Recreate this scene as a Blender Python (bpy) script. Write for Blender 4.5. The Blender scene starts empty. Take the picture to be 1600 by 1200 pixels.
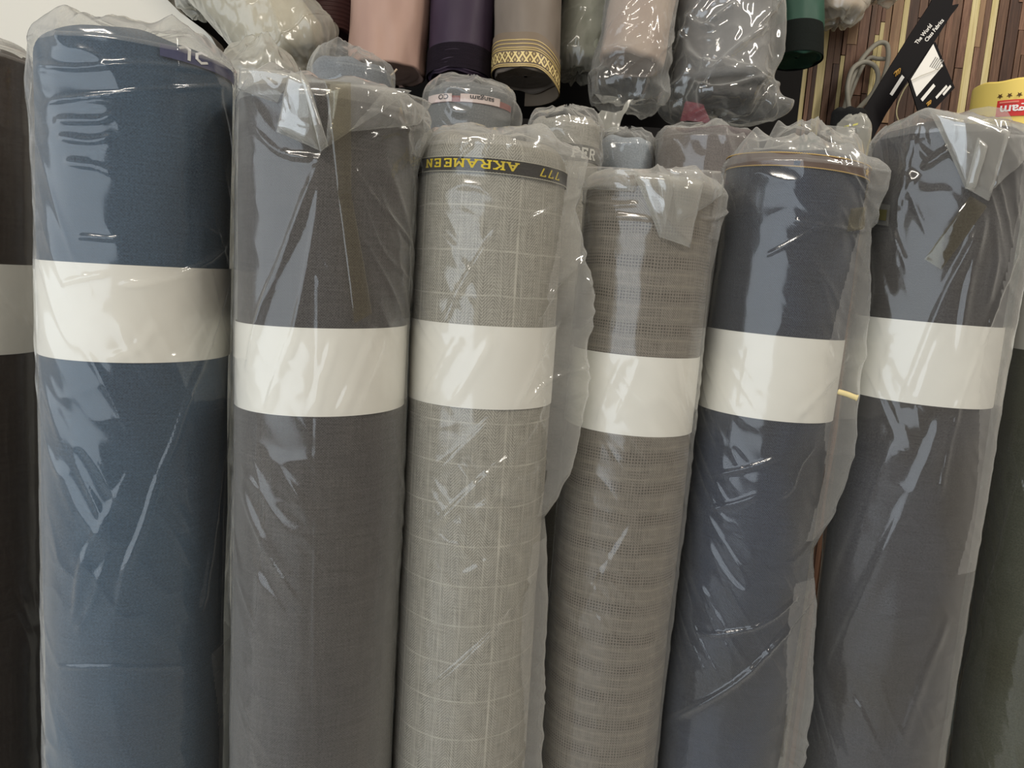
import bpy, math, random
import numpy as np
from math import sin, cos, pi, radians

scene = bpy.context.scene
COL = scene.collection
V = np.array

# ------------------------------------------------------------------ camera
CAM = V([0.0, 0.0, 1.35])
PITCH, ROLLA, FPX = radians(8.0), radians(4.0), 1200.0
F = V([0, cos(PITCH), -sin(PITCH)])
U0 = V([0, sin(PITCH), cos(PITCH)])
RV = cos(ROLLA) * V([1.0, 0, 0]) + sin(ROLLA) * U0
UV_ = cos(ROLLA) * U0 - sin(ROLLA) * V([1.0, 0, 0])
cam_d = bpy.data.cameras.new('camera')
cam = bpy.data.objects.new('camera', cam_d)
COL.objects.link(cam)
from mathutils import Matrix, Vector
M = Matrix.Identity(4)
for i in range(3):
    M[i][0], M[i][1], M[i][2], M[i][3] = RV[i], UV_[i], -F[i], CAM[i]
cam.matrix_world = M
cam_d.sensor_width = 36
cam_d.lens = 36 * FPX / 1600
cam_d.clip_start = 0.02
scene.camera = cam

# ------------------------------------------------------------------ light and exposure
vs = scene.view_settings
vs.view_transform = 'Standard'
vs.look = 'None'
vs.gamma = 1.0
vs.use_curve_mapping = False
vs.exposure = 0.28
world = bpy.data.worlds.new('shop_ambient')
scene.world = world
world.use_nodes = True
bg = world.node_tree.nodes['Background']
bg.inputs[0].default_value = (1.0, 0.87, 0.73, 1)
bg.inputs[1].default_value = 0.22
scene.cycles.transparent_max_bounces = 16
scene.cycles.max_bounces = 5
scene.cycles.adaptive_threshold = 0.03
scene.cycles.caustics_reflective = False
scene.cycles.caustics_refractive = False
scene.cycles.sample_clamp_indirect = 4.0


def area(name, loc, target, sx, sy, power, color):
    d = bpy.data.lights.new(name, 'AREA')
    d.shape = 'RECTANGLE'
    d.size, d.size_y, d.energy, d.color = sx, sy, power, color
    o = bpy.data.objects.new(name, d)
    COL.objects.link(o)
    o.location = loc
    o.rotation_euler = (Vector(target) - Vector(loc)).to_track_quat('-Z', 'Y').to_euler()
    return o


# daylight through the open shop front, behind the camera and to its left
area('shop_front_daylight', (-3.3, -1.75, 1.45), (-1.6, 0.9, 1.35), 6.2, 2.3, 86, (0.78, 0.89, 1.0))
# fluorescent tubes on the shop ceiling
area('ceiling_tube_light', (-0.7, -0.9, 2.75), (-0.2, 0.6, 1.3), 1.3, 0.10, 20, (1.0, 0.92, 0.80))
area('ceiling_tube_light', (1.3, 0.35, 2.75), (0.9, 1.2, 1.3), 0.10, 1.2, 17, (1.0, 0.94, 0.84))

# ------------------------------------------------------------------ projection helpers


def unproj(px, py, depth):
    d = F + RV * ((px - 800) / FPX) + UV_ * ((600 - py) / FPX)
    return CAM + d * depth


def raydir(px, py):
    d = F + RV * ((px - 800) / FPX) + UV_ * ((600 - py) / FPX)
    return d / np.linalg.norm(d)


def proj(P):
    d = P - CAM
    z = d @ F
    return 800 + FPX * (d @ RV) / z, 600 - FPX * (d @ UV_) / z


# ------------------------------------------------------------------ noise (numpy)
_rs = np.random.RandomState(7)
_LAT = _rs.rand(16, 256, 256)


def vnoise(x, y, seed=0):
    L = _LAT[seed % 16]
    off = (seed // 16) * 37.3
    x = x + off
    y = y + off * 1.7
    xi = np.floor(x).astype(int)
    yi = np.floor(y).astype(int)
    fx = x - xi
    fy = y - yi
    fx = fx * fx * (3 - 2 * fx)
    fy = fy * fy * (3 - 2 * fy)
    a = L[xi % 256, yi % 256]
    b = L[(xi + 1) % 256, yi % 256]
    c = L[xi % 256, (yi + 1) % 256]
    d = L[(xi + 1) % 256, (yi + 1) % 256]
    return (a * (1 - fx) + b * fx) * (1 - fy) + (c * (1 - fx) + d * fx) * fy


def ridged(x, y, seed=0):
    n = vnoise(x, y, seed)
    return 1 - np.abs(2 * n - 1)


def smooth(a, b, x):
    t = np.clip((x - a) / (b - a), 0, 1)
    return t * t * (3 - 2 * t)


# ------------------------------------------------------------------ mesh helpers


def mesh_obj(name, verts, faces, mat, parent=None, uv=None, smooth_sh=True):
    me = bpy.data.meshes.new(name)
    verts = np.asarray(verts, dtype=np.float64)
    if isinstance(faces, np.ndarray) and faces.ndim == 2:
        n, k = faces.shape
        me.vertices.add(len(verts))
        me.vertices.foreach_set('co', verts.ravel())
        me.loops.add(n * k)
        me.loops.foreach_set('vertex_index', faces.ravel().astype(np.int32))
        me.polygons.add(n)
        me.polygons.foreach_set('loop_start', np.arange(0, n * k, k, dtype=np.int32))
        me.update(calc_edges=True)
        me.validate()
    else:
        me.from_pydata([tuple(v) for v in verts], [], [tuple(int(i) for i in f) for f in faces])
        me.update()
    if uv is not None:
        uv = np.asarray(uv)
        lay = me.uv_layers.new(name='UVMap')
        idx = np.zeros(len(me.loops), dtype=np.int32)
        me.loops.foreach_get('vertex_index', idx)
        lay.data.foreach_set('uv', uv[idx].ravel())
    if smooth_sh:
        me.polygons.foreach_set('use_smooth', np.ones(len(me.polygons), dtype=bool))
    if mat is not None:
        me.materials.append(mat)
    o = bpy.data.objects.new(name, me)
    COL.objects.link(o)
    if parent is not None:
        o.parent = parent
    return o


def grid_faces(nr, nc, wrap=False):
    r = np.arange(nr - 1)[:, None]
    c = np.arange(nc if wrap else nc - 1)[None, :]
    c2 = (c + 1) % nc
    a = r * nc + c
    b = r * nc + c2
    return np.stack([a, b, b + nc, a + nc], -1).reshape(-1, 4)


def tag(o, label, cat, group=None, kind=None):
    if label:
        o['label'] = label
    if cat:
        o['category'] = cat
    if group:
        o['group'] = group
    if kind:
        o['kind'] = kind
    return o


def empty(name, loc):
    o = bpy.data.objects.new(name, None)
    o.empty_display_size = 0.05
    o.location = loc
    COL.objects.link(o)
    return o


def tube_mesh(pts, rad, seg=8):
    """verts and faces of a tube along pts"""
    pts = [V(p, dtype=float) for p in pts]
    n = len(pts)
    rads = rad if hasattr(rad, '__len__') else [rad] * n
    vs_, fs = [], []
    up = V([0.13, 0.21, 0.97])
    for i in range(n):
        t = pts[min(i + 1, n - 1)] - pts[max(i - 1, 0)]
        t = t / (np.linalg.norm(t) + 1e-9)
        a = np.cross(t, up)
        a /= np.linalg.norm(a) + 1e-9
        b = np.cross(t, a)
        for k in range(seg):
            w = 2 * pi * k / seg
            vs_.append(pts[i] + rads[i] * (cos(w) * a + sin(w) * b))
    for i in range(n - 1):
        for k in range(seg):
            k2 = (k + 1) % seg
            fs.append((i * seg + k, i * seg + k2, (i + 1) * seg + k2, (i + 1) * seg + k))
    fs.append(tuple(range(seg)))
    fs.append(tuple((n - 1) * seg + k for k in range(seg)))
    return vs_, fs


def catmull(pts, n=8):
    pts = [V(p, dtype=float) for p in pts]
    out = []
    for i in range(len(pts) - 1):
        p0, p1, p2, p3 = pts[max(i - 1, 0)], pts[i], pts[i + 1], pts[min(i + 2, len(pts) - 1)]
        for k in range(n):
            t = k / n
            out.append(0.5 * (2 * p1 + (p2 - p0) * t + (2 * p0 - 5 * p1 + 4 * p2 - p3) * t * t + (3 * p1 - p0 - 3 * p2 + p3) * t ** 3))
    out.append(pts[-1])
    return out


def slab(poly, thick, normal):
    """extruded polygon: poly = list of 3D points, pushed back along -normal"""
    poly = [V(p, dtype=float) for p in poly]
    n = len(poly)
    nn = V(normal, dtype=float) * thick
    vs_ = poly + [p - nn for p in poly]
    fs = [tuple(range(n)), tuple(range(2 * n - 1, n - 1, -1))]
    for i in range(n):
        j = (i + 1) % n
        fs.append((i, i + n, j + n, j))
    return vs_, fs


# ------------------------------------------------------------------ materials


class NT:
    def __init__(s, name):
        s.m = bpy.data.materials.new(name)
        s.m.use_nodes = True
        s.t = s.m.node_tree
        s.t.nodes.clear()
        s.out = s.t.nodes.new('ShaderNodeOutputMaterial')

    def n(s, typ, ins=None, **kw):
        nd = s.t.nodes.new('ShaderNode' + typ)
        for k, v in kw.items():
            setattr(nd, k, v)
        for k, v in (ins or {}).items():
            s.put(nd.inputs[k], v)
        return nd

    def put(s, sock, v):
        if isinstance(v, bpy.types.NodeSocket):
            s.t.links.new(v, sock)
        elif isinstance(v, bpy.types.Node):
            s.t.links.new(v.outputs[0], sock)
        else:
            if sock.type == 'RGBA' and len(v) == 3:
                v = (*v, 1)
            sock.default_value = v

    def math(s, op, a, b=0.0, c=0.0):
        return s.n('Math', {0: a, 1: b, 2: c}, operation=op).outputs[0]

    def mul(s, a, b): return s.math('MULTIPLY', a, b)
    def add(s, a, b): return s.math('ADD', a, b)

    def mix(s, f, a, b, blend='MIX'):
        nd = s.n('Mix', data_type='RGBA', blend_type=blend)
        s.put(nd.inputs[0], f)
        s.put(nd.inputs[6], a)
        s.put(nd.inputs[7], b)
        return nd.outputs[2]

    def uv(s):
        return s.n('UVMap', uv_map='UVMap').outputs[0]

    def obj(s):
        return s.n('TexCoord').outputs['Object']

    def scl(s, vec, v):
        return s.n('Mapping', {0: vec, 3: v}).outputs[0]

    def noise(s, vec, scale=1.0, detail=2.0, rough=0.5):
        return s.n('TexNoise', {'Vector': vec, 'Scale': scale, 'Detail': detail, 'Roughness': rough}).outputs[0]

    def ss(s, x, a, b):
        return s.n('MapRange', {0: x, 1: a, 2: b, 3: 0.0, 4: 1.0}, interpolation_type='SMOOTHSTEP').outputs[0]

    def bump(s, h, strength, dist):
        return s.n('Bump', {'Height': h, 'Strength': strength, 'Distance': dist}).outputs[0]

    def surf(s, sh):
        s.t.links.new(sh if isinstance(sh, bpy.types.NodeSocket) else sh.outputs[0], s.out.inputs[0])
        return s.m

    def bsdf(s, color, rough=0.8, spec=0.3, normal=None, **kw):
        b = s.n('BsdfPrincipled')
        s.put(b.inputs['Base Color'], color)
        s.put(b.inputs['Roughness'], rough)
        s.put(b.inputs['Specular IOR Level'], spec)
        if normal is not None:
            s.put(b.inputs['Normal'], normal)
        for k, v in kw.items():
            s.put(b.inputs[k], v)
        return s.surf(b)


def srgb(r, g, b):
    f = lambda c: (c / 255 / 12.92) if c / 255 <= 0.04045 else ((c / 255 + 0.055) / 1.055) ** 2.4
    return (f(r), f(g), f(b))


def m_plain(name, color, rough=0.8, spec=0.3, var=0.12, scale=40.0, bump=0.0):
    t = NT(name)
    o = t.obj()
    n = t.noise(o, scale, 3)
    f = t.add(1 - var / 2, t.mul(n, var))
    c = t.mix(1.0, color, t.n('CombineXYZ', {0: f, 1: f, 2: f}).outputs[0], 'MULTIPLY')
    nm = t.bump(t.noise(o, scale * 12, 2), bump, 0.001) if bump else None
    return t.bsdf(c, rough, spec, nm)


def m_fabric(name, color, color2=None, slub_h=0.25, slub_v=0.15, weave=0.25, period=0.0022, twill=0.0, grain=0.6):
    """plain suiting: fine weave, horizontal and vertical slubs; uv in metres"""
    t = NT(name)
    uv = t.uv()
    sep = t.n('SeparateXYZ', {0: uv})
    u, v = sep.outputs[0], sep.outputs[1]
    sh = t.add(t.mul(t.noise(t.scl(uv, (40, 560, 1)), 1.0, 2), 0.6), t.mul(t.noise(t.scl(uv, (14, 330, 1)), 1.0, 1), 0.4))
    sv = t.add(t.mul(t.noise(t.scl(uv, (520, 30, 1)), 1.0, 2), 0.6), t.mul(t.noise(t.scl(uv, (300, 8, 1)), 1.0, 1), 0.4))
    k = 2 * pi / period
    w = t.mul(t.math('SINE', t.mul(u, k)), t.math('SINE', t.mul(v, k)))
    if twill:
        w = t.math('SINE', t.mul(t.add(u, t.mul(v, 1.0)), k * twill))
    gr = t.mul(t.add(t.noise(t.scl(uv, (560, 640, 1)), 1.0, 2), -0.5), grain * 2)
    val = t.add(t.add(1.0, gr), t.add(t.mul(t.add(sh, -0.5), slub_h * 3.2), t.add(t.mul(t.add(sv, -0.5), slub_v * 3.2), t.mul(w, weave))))
    big = t.noise(t.scl(uv, (9, 5, 1)), 1.0, 3)
    base = t.mix(t.ss(big, 0.35, 0.65), color, color2 or color)
    c = t.mix(1.0, base, t.n('CombineXYZ', {0: val, 1: val, 2: val}).outputs[0], 'MULTIPLY')
    return t.bsdf(c, 0.9, 0.15, t.bump(val, 0.25, 0.0004))


def m_herring(name, color, light):
    t = NT(name)
    uv = t.uv()
    sep = t.n('SeparateXYZ', {0: uv})
    u, v = sep.outputs[0], sep.outputs[1]
    wob = t.mul(t.add(t.noise(t.scl(uv, (12, 12, 1)), 1.0, 2), -0.5), 0.006)
    zig = t.math('PINGPONG', t.add(u, 1.0), 0.0095)
    k = 2 * pi / 0.0025
    tw = t.math('SINE', t.mul(t.add(zig, t.mul(v, 0.85)), k))
    sh = t.noise(t.scl(uv, (60, 900, 1)), 1.0, 2)
    sv = t.noise(t.scl(uv, (800, 40, 1)), 1.0, 2)
    # faint light window-pane lines, every third upright one stronger
    def line(x, period, phase, w0, w1):
        a = t.math('ABSOLUTE', t.add(t.math('FRACT', t.mul(t.add(x, phase), 1 / period)), -0.5))
        return t.ss(a, w0, w1)
    fade = t.ss(t.noise(t.scl(uv, (60, 30, 1)), 1.0, 3), 0.3, 0.7)
    lv = t.math('MAXIMUM', t.mul(line(u, 0.019, 1.004, 0.06, 0.01), 0.30), t.mul(line(u, 0.095, 1.0665, 0.016, 0.004), 0.75))
    lh = t.mul(line(t.add(v, wob), 0.0375, 1.012, 0.03, 0.008), 0.6)
    lines = t.mul(t.math('MAXIMUM', lv, lh), t.add(0.35, t.mul(fade, 0.65)))
    patch = t.ss(t.noise(t.scl(uv, (30, 14, 1)), 1.0, 2), 0.3, 0.7)
    val = t.add(1.0, t.add(t.mul(t.add(sh, -0.5), 0.7), t.add(t.mul(t.add(sv, -0.5), 0.9), t.mul(tw, t.add(0.12, t.mul(patch, 0.18))))))
    c = t.mix(1.0, color, t.n('CombineXYZ', {0: val, 1: val, 2: val}).outputs[0], 'MULTIPLY')
    c = t.mix(lines, c, light)
    return t.bsdf(c, 0.9, 0.15, t.bump(val, 0.2, 0.0004))


def m_plaid(name, color, light, dark):
    t = NT(name)
    uv = t.uv()
    sep = t.n('SeparateXYZ', {0: uv})
    u, v = sep.outputs[0], sep.outputs[1]
    wob = t.mul(t.add(t.noise(t.scl(uv, (14, 8, 1)), 1.0, 2), -0.5), 0.007)
    v2 = t.add(v, wob)
    k = 2 * pi / 0.0030
    chk = t.math('MAXIMUM', t.math('SINE', t.mul(u, k)), t.math('SINE', t.mul(v2, k)))
    tw = t.math('SINE', t.mul(t.add(u, v), 2 * pi / 0.0024))
    fv = t.math('ABSOLUTE', t.add(t.math('FRACT', t.mul(t.add(v2, 1.0), 1 / 0.031)), -0.5))
    fu = t.math('ABSOLUTE', t.add(t.math('FRACT', t.mul(t.add(u, 1.0), 1 / 0.052)), -0.5))
    fade = t.ss(t.noise(t.scl(uv, (38, 45, 1)), 1.0, 3), 0.28, 0.68)
    band = t.mul(t.math('MAXIMUM', t.ss(fv, 0.25, 0.12), t.mul(t.ss(fu, 0.25, 0.12), 0.5)), t.add(0.55, t.mul(fade, 0.45)))
    pat = t.add(t.mul(t.add(chk, -0.4), t.mul(band, 0.55)), t.mul(tw, t.add(0.06, t.mul(t.math('SUBTRACT', 1.0, band), 0.16))))
    sh = t.noise(t.scl(uv, (70, 900, 1)), 1.0, 2)
    sv = t.noise(t.scl(uv, (800, 60, 1)), 1.0, 2)
    val = t.add(1.0, t.add(pat, t.add(t.mul(t.add(sh, -0.5), 0.55), t.mul(t.add(sv, -0.5), 0.7))))
    base = t.mix(t.mul(band, 0.5), color, dark)
    c = t.mix(1.0, base, t.n('CombineXYZ', {0: val, 1: val, 2: val}).outputs[0], 'MULTIPLY')
    edge = t.math('ABSOLUTE', t.add(fv, -0.33))
    c = t.mix(t.mul(t.ss(edge, 0.06, 0.01), t.mul(t.add(fade, 0.2), 0.16)), c, light)
    return t.bsdf(c, 0.9, 0.15, t.bump(val, 0.2, 0.0004))


def m_film(name, haze=0.03, rough=0.13, edge=0.55, tint=(0.97, 0.97, 0.95), wrinkle=0.0, wscale=(26, 26, 9), hcol=(0.86, 0.86, 0.83), f0=0.05):
    """clear polythene: mostly see-through, glossy, milky at grazing angles"""
    t = NT(name)
    o = t.obj()
    nm = None
    if wrinkle:
        nm = t.bump(t.noise(t.scl(o, wscale), 1.0, 2, 0.6), wrinkle, 0.012)
    nin = {'Normal': nm} if nm is not None else {}
    fac = t.n('LayerWeight', {'Blend': 0.5, **nin}).outputs['Facing']
    fr = t.add(f0, t.mul(t.math('POWER', fac, 5.0), 0.85))
    hz = t.add(haze, t.mul(t.math('POWER', fac, 2.2), edge))
    tr = t.n('BsdfTransparent', {0: tint})
    df = t.n('BsdfDiffuse', {0: hcol, **nin})
    tl = t.n('BsdfTranslucent', {0: hcol, **nin})
    dd = t.n('MixShader', {0: 0.35, 1: df, 2: tl})
    base = t.n('MixShader', {0: hz, 1: tr, 2: dd})
    gl = t.n('BsdfGlossy', {'Color': (1, 1, 1), 'Roughness': rough, **nin})
    return t.surf(t.n('MixShader', {0: fr, 1: base, 2: gl}))


def m_paper(name, color):
    t = NT(name)
    o = t.obj()
    n = t.noise(t.scl(o, (9, 9, 14)), 1.0, 4)
    st = t.noise(t.scl(o, (60, 60, 4)), 1.0, 2)
    c = t.mix(t.ss(n, 0.3, 0.75), color, tuple(x * 0.93 for x in color))
    c = t.mix(t.mul(t.ss(st, 0.62, 0.8), 0.25), c, tuple(x * y for x, y in zip(color, (0.86, 0.84, 0.78))))
    return t.bsdf(c, 0.55, 0.35, t.bump(n, 0.15, 0.002))


def m_wood(name, c1, c2):
    t = NT(name)
    o = t.n('TexCoord').outputs['Object']
    oi = t.n('ObjectInfo')
    off = t.n('CombineXYZ', {0: t.mul(oi.outputs['Random'], 9.0), 1: 0.0, 2: t.mul(oi.outputs['Random'], 31.0)})
    p = t.n('VectorMath', {0: t.scl(o, (3.0, 1, 4.0)), 1: off.outputs[0]}, operation='ADD').outputs[0]
    g = t.noise(p, 1.0, 5, 0.65)
    f = t.noise(t.n('VectorMath', {0: t.scl(o, (14.0, 1, 3.0)), 1: off.outputs[0]}, operation='ADD').outputs[0], 1.0, 3, 0.6)
    c = t.mix(t.ss(g, 0.35, 0.68), c1, c2)
    c = t.mix(t.mul(t.ss(f, 0.52, 0.72), 0.55), c, tuple(x * 0.55 for x in c1))
    return t.bsdf(c, 0.55, 0.3, t.bump(f, 0.2, 0.001))


FILM = m_film('clear_polythene')
FILM_SOFT = m_film('slack_polythene', haze=0.08, rough=0.10, edge=0.6, wrinkle=0.4)
FILM_FLAP = m_film('folded_polythene', haze=0.15, rough=0.10, edge=0.6, wrinkle=0.0, f0=0.09)
FILM_CLOUDY = m_film('cloudy_polythene', haze=0.32, rough=0.18, edge=0.5, wrinkle=0.8, wscale=(30, 30, 18), hcol=(0.78, 0.77, 0.70))
FILM_SHINY = m_film('shiny_polythene', haze=0.12, rough=0.10, edge=0.6, wrinkle=0.7, wscale=(22, 22, 14), f0=0.09)
FILM_DIM = m_film('thin_polythene', haze=0.10, rough=0.12, edge=0.5, wrinkle=0.7, wscale=(32, 32, 16))
TAPE = m_film('brown_clear_tape', haze=0.02, rough=0.08, edge=0.3, tint=(0.86, 0.82, 0.70), wrinkle=0.0, hcol=(0.75, 0.70, 0.58))
PAPER = m_paper('white_paper', (0.80, 0.785, 0.74))
PLASTIC_BLACK = m_plain('black_card', (0.006, 0.005, 0.006), 0.6, 0.1)

# ------------------------------------------------------------------ setting
CREAM = m_plain('cream_plaster', (0.80, 0.77, 0.69), 0.9, 0.2, 0.06, 6, 0.1)
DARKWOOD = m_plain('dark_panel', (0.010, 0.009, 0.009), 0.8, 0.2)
FLOORM = m_plain('floor_tile', (0.60, 0.59, 0.56), 0.25, 0.5, 0.1, 8)


def box(name, lo, hi, mat, parent=None, bevel=0.0):
    (x0, y0, z0), (x1, y1, z1) = lo, hi
    vs_ = [(x0, y0, z0), (x1, y0, z0), (x1, y1, z0), (x0, y1, z0), (x0, y0, z1), (x1, y0, z1), (x1, y1, z1), (x0, y1, z1)]
    fs = [(3, 2, 1, 0), (4, 5, 6, 7), (0, 1, 5, 4), (1, 2, 6, 5), (2, 3, 7, 6), (3, 0, 4, 7)]
    o = mesh_obj(name, vs_, fs, mat, parent, smooth_sh=False)
    if bevel:
        md = o.modifiers.new('bevel', 'BEVEL')
        md.width = bevel
        md.segments = 2
    return o


fl = box('floor', (-3, -2.5, -0.05), (3, 1.75, 0), FLOORM)
tag(fl, None, None, kind='structure')
WALL_Y = 1.66
wb = box('wall_back', (-3, WALL_Y, 0), (3, WALL_Y + 0.08, 2.9), m_plain('plank_gap', srgb(44, 32, 24), 0.9), None)
tag(wb, 'wall clad in vertical strips of brown and cream wood', None, kind='structure')
# cream wall at the left, with the curved edge it shows above the first rolls
prof = [(-220, 1200), (-220, -160), (225, -160), (262, 0), (281, 19), (300, 33), (318, 46), (330, 58), (340, 75), (352, 110), (360, 200), (360, 1200)]
poly = [unproj(x, y, 1.36) for x, y in prof]
poly[0][2] = 0; poly[-1][2] = 0
wl = mesh_obj('wall_left', *slab(poly, 0.05, (0, -1, 0)), CREAM, smooth_sh=False)
tag(wl, 'cream plastered wall with a curved edge', None, kind='structure')

# strips of the wall cladding
WOODS = [m_wood('wood_umber', srgb(86, 62, 48), srgb(112, 84, 66)), m_wood('wood_cream', srgb(188, 172, 120), srgb(206, 192, 146)),
         m_wood('wood_chestnut', srgb(96, 66, 52), srgb(134, 102, 82)), m_wood('wood_dark', srgb(58, 40, 32), srgb(84, 60, 48)),
         m_wood('wood_tan', srgb(150, 122, 92), srgb(126, 96, 72))]
unit_meshes = []
for w_ in WOODS:
    o = box('plank', (-0.5, -0.5, -0.5), (0.5, 0.5, 0.5), w_)
    unit_meshes.append(o.data)
    bpy.data.objects.remove(o)
rnd = random.Random(11)
x = 0.36
npl = 0
order = [1, 0, 2, 4, 0, 3, 2, 1, 3, 0, 2, 0, 1, 2, 3]
ci = 0
while x < 1.42:
    wd = rnd.choice([0.009, 0.012, 0.014, 0.017, 0.021])
    z, first = 0.02, True
    while z < 2.05 and npl < 300:
        ln = rnd.uniform(1.18, 1.5) if first else rnd.uniform(0.2, 0.46)
        first = False
        k = order[ci % len(order)] if rnd.random() < 0.55 else rnd.choice([0, 2, 3, 1, 0, 2, 4])
        ci += 1
        o = bpy.data.objects.new('plank', unit_meshes[k])
        COL.objects.link(o)
        o.parent = wb
        th = rnd.uniform(0.004, 0.008)
        o.location = (x + wd / 2, WALL_Y - th / 2 + 0.001, z + ln / 2)
        o.scale = (wd - 0.0012, th, ln - 0.0015)
        z += ln
        npl += 1
    x += wd

# dark rack that carries the upper bolts
rack = empty('display_rack', (0, 1.5, 0))
tag(rack, 'black wooden rack with a ledge behind the standing rolls', 'rack')
RZ = CAM[2] + 0.235
zx = lambda px, py, d: unproj(px, py, d)
x_l = unproj(372, 100, 1.36)[0]
x_p = unproj(150, 100, 1.5)[0]
x_r = unproj(1262, 100, 1.5)[0]
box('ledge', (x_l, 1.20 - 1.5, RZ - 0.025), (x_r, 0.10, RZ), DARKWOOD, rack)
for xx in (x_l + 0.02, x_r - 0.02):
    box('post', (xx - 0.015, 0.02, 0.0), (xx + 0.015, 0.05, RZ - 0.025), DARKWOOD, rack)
bp = box('gap_shade_panel_1', (x_p, 1.600, 0.0), (x_r, 1.625, 2.75), DARKWOOD)  # added black sheet, stands in for the deep shade between the bolts
tag(bp, 'black panel added behind the rack to make its gaps dark', None, kind='structure')

# ------------------------------------------------------------------ rolls


class Roll:
    def __init__(s, name, base, axis, R, L, label, cat='fabric roll', group=None):
        s.B = V(base, dtype=float)
        s.A = V(axis, dtype=float) / np.linalg.norm(axis)
        s.R, s.L = R, L
        tc = CAM - s.B
        n = tc - s.A * (tc @ s.A)
        s.N = n / np.linalg.norm(n)
        s.T = np.cross(s.A, s.N)
        if s.T @ RV < 0:
            s.T = -s.T
        s.e = empty(name, s.B)
        tag(s.e, label, cat, group)

    def P(s, th, h, r):
        """local coordinates (relative to the roll's own base)"""
        th, h, r = np.broadcast_arrays(np.asarray(th, float), np.asarray(h, float), np.asarray(r, float))
        return (h[..., None] * s.A + (r * np.cos(th))[..., None] * s.N + (r * np.sin(th))[..., None] * s.T)

    def hit(s, px, py, r=None):
        """(theta, height) where the sight line through a pixel meets the cylinder"""
        r = r or s.R
        d = raydir(px, py)
        o = CAM - s.B
        dp = d - s.A * (d @ s.A)
        op = o - s.A * (o @ s.A)
        a, b, c = dp @ dp, op @ dp, op @ op - r * r
        q = b * b - a * c
        t = (-b - math.sqrt(q)) / a if q > 0 else -b / a
        p = o + d * t
        return math.atan2(p @ s.T, p @ s.N), p @ s.A

    def fabric(s, mat, name='fabric', bevel=0.014, rough=0.0009, seed=1, s0=0.0, pleat=None, bottom=None, nth=96, nh=60):
        th = np.linspace(-pi, pi, nth + 1)
        hs = np.concatenate([np.linspace(s0, s.L - bevel, nh), s.L - bevel + bevel * np.sin(np.linspace(0.15, 1, 8) * pi / 2)])
        rr = np.concatenate([np.full(nh, s.R), s.R - bevel * (1 - np.cos(np.linspace(0.15, 1, 8) * pi / 2))])
        # lower rim
        nb = 5
        hb = s0 + 0.006 * (1 - np.sin(np.linspace(0, 0.95, nb) * pi / 2))[::-1] * 0
        T, H = np.meshgrid(th, hs)
        Rr = np.repeat(rr[:, None], nth + 1, 1)
        Rr = Rr + rough * (vnoise(T * 1.3 + 9, H * 9 + 3, seed) - 0.5) * 2 + rough * 0.7 * (vnoise(T * 3 + 40, H * 25 + 3, seed + 1) - 0.5) * 2
        Rr[:, -1] = Rr[:, 0]
        if pleat is not None:
            Rr = Rr + pleat(T, H)
        if bottom is not None:
            H = H + bottom(T) * smooth(0.16, 0.0, H - s0)
        # wavy top rim
        wave = 0.004 * (vnoise(np.cos(T) * 2 + 5, np.sin(T) * 2 + 5, seed + 2) - 0.5) * 2
        H = H + wave * smooth(s.L - 0.06, s.L, H)
        P = s.P(T, H, Rr).reshape(-1, 3)
        U = np.stack([T * s.R, H], -1).reshape(-1, 2)
        faces = grid_faces(len(hs), nth + 1)
        # end faces: shallow spiral of the wound cloth
        nv = len(P)
        ends_v, ends_u, fs2 = [], [], []
        for side, (h0, rowi) in enumerate(((s.L, len(hs) - 1), (s0, 0))):
            r0 = rr[rowi] - 0.001
            rings = np.linspace(1, 0.06, 9)
            for j, q in enumerate(rings):
                dz = -0.002 - (0.0025 if j % 2 else 0.0) - 0.004 * (1 - q)
                if side:
                    dz = -dz
                ends_v.append(s.P(th, h0 + dz, r0 * q))
                ends_u.append(np.stack([th * s.R, np.full_like(th, h0 + dz)], -1))
            g = grid_faces(9, nth + 1) + nv + side * 9 * (nth + 1)
            fs2.append(g)
            bridge = []
            a0 = rowi * (nth + 1)
            b0 = nv + side * 9 * (nth + 1)
            for c in range(nth):
                bridge.append((a0 + c, a0 + c + 1, b0 + c + 1, b0 + c))
            fs2.append(np.array(bridge))
        P = np.concatenate([P] + ends_v)
        U = np.concatenate([U] + ends_u)
        F_ = np.concatenate([faces] + fs2)
        return mesh_obj(name, P, F_, mat, s.e, U)

    def band(s, name, h0, h1, mat, r=None, tilt=0.0, th0=-pi, th1=pi, thick=0.0005, nth=96, phase=0.0, fh0=None, fh1=None, parent=None, label=None):
        """paper or woven strip wound round the roll; h0/h1 heights at theta 0"""
        r = (r or s.R) + 0.0007
        th = np.linspace(th0, th1, nth + 1)
        dz = tilt * np.sin(th + phase) * s.R
        lo, hi = h0 + dz, h1 + dz
        if fh0 is not None:
            lo = fh0(th); hi = fh1(th)
        mids = [(1 - q) * lo + q * hi for q in (0, .25, .5, .75, 1)]
        rows = [s.P(th, m_, r + thick) for m_ in mids] + [s.P(th, lo, r), s.P(th, lo, r + thick), s.P(th, hi, r + thick), s.P(th, hi, r)]
        P = np.concatenate(rows)
        hs = np.concatenate(mids + [lo, lo, hi, hi])
        n1 = nth + 1
        U = np.stack([np.tile(th, 9) * s.R, hs], -1)
        F_ = np.concatenate([grid_faces(5, n1), grid_faces(2, n1) + 5 * n1, grid_faces(2, n1) + 7 * n1])
        o = mesh_obj(name, P, F_, mat, parent or s.e, U)
        if label:
            o['label'] = label
        return o

    def stroke(s, pts, r):
        return np.array([s.hit(x, y, r) for x, y in pts])

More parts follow.
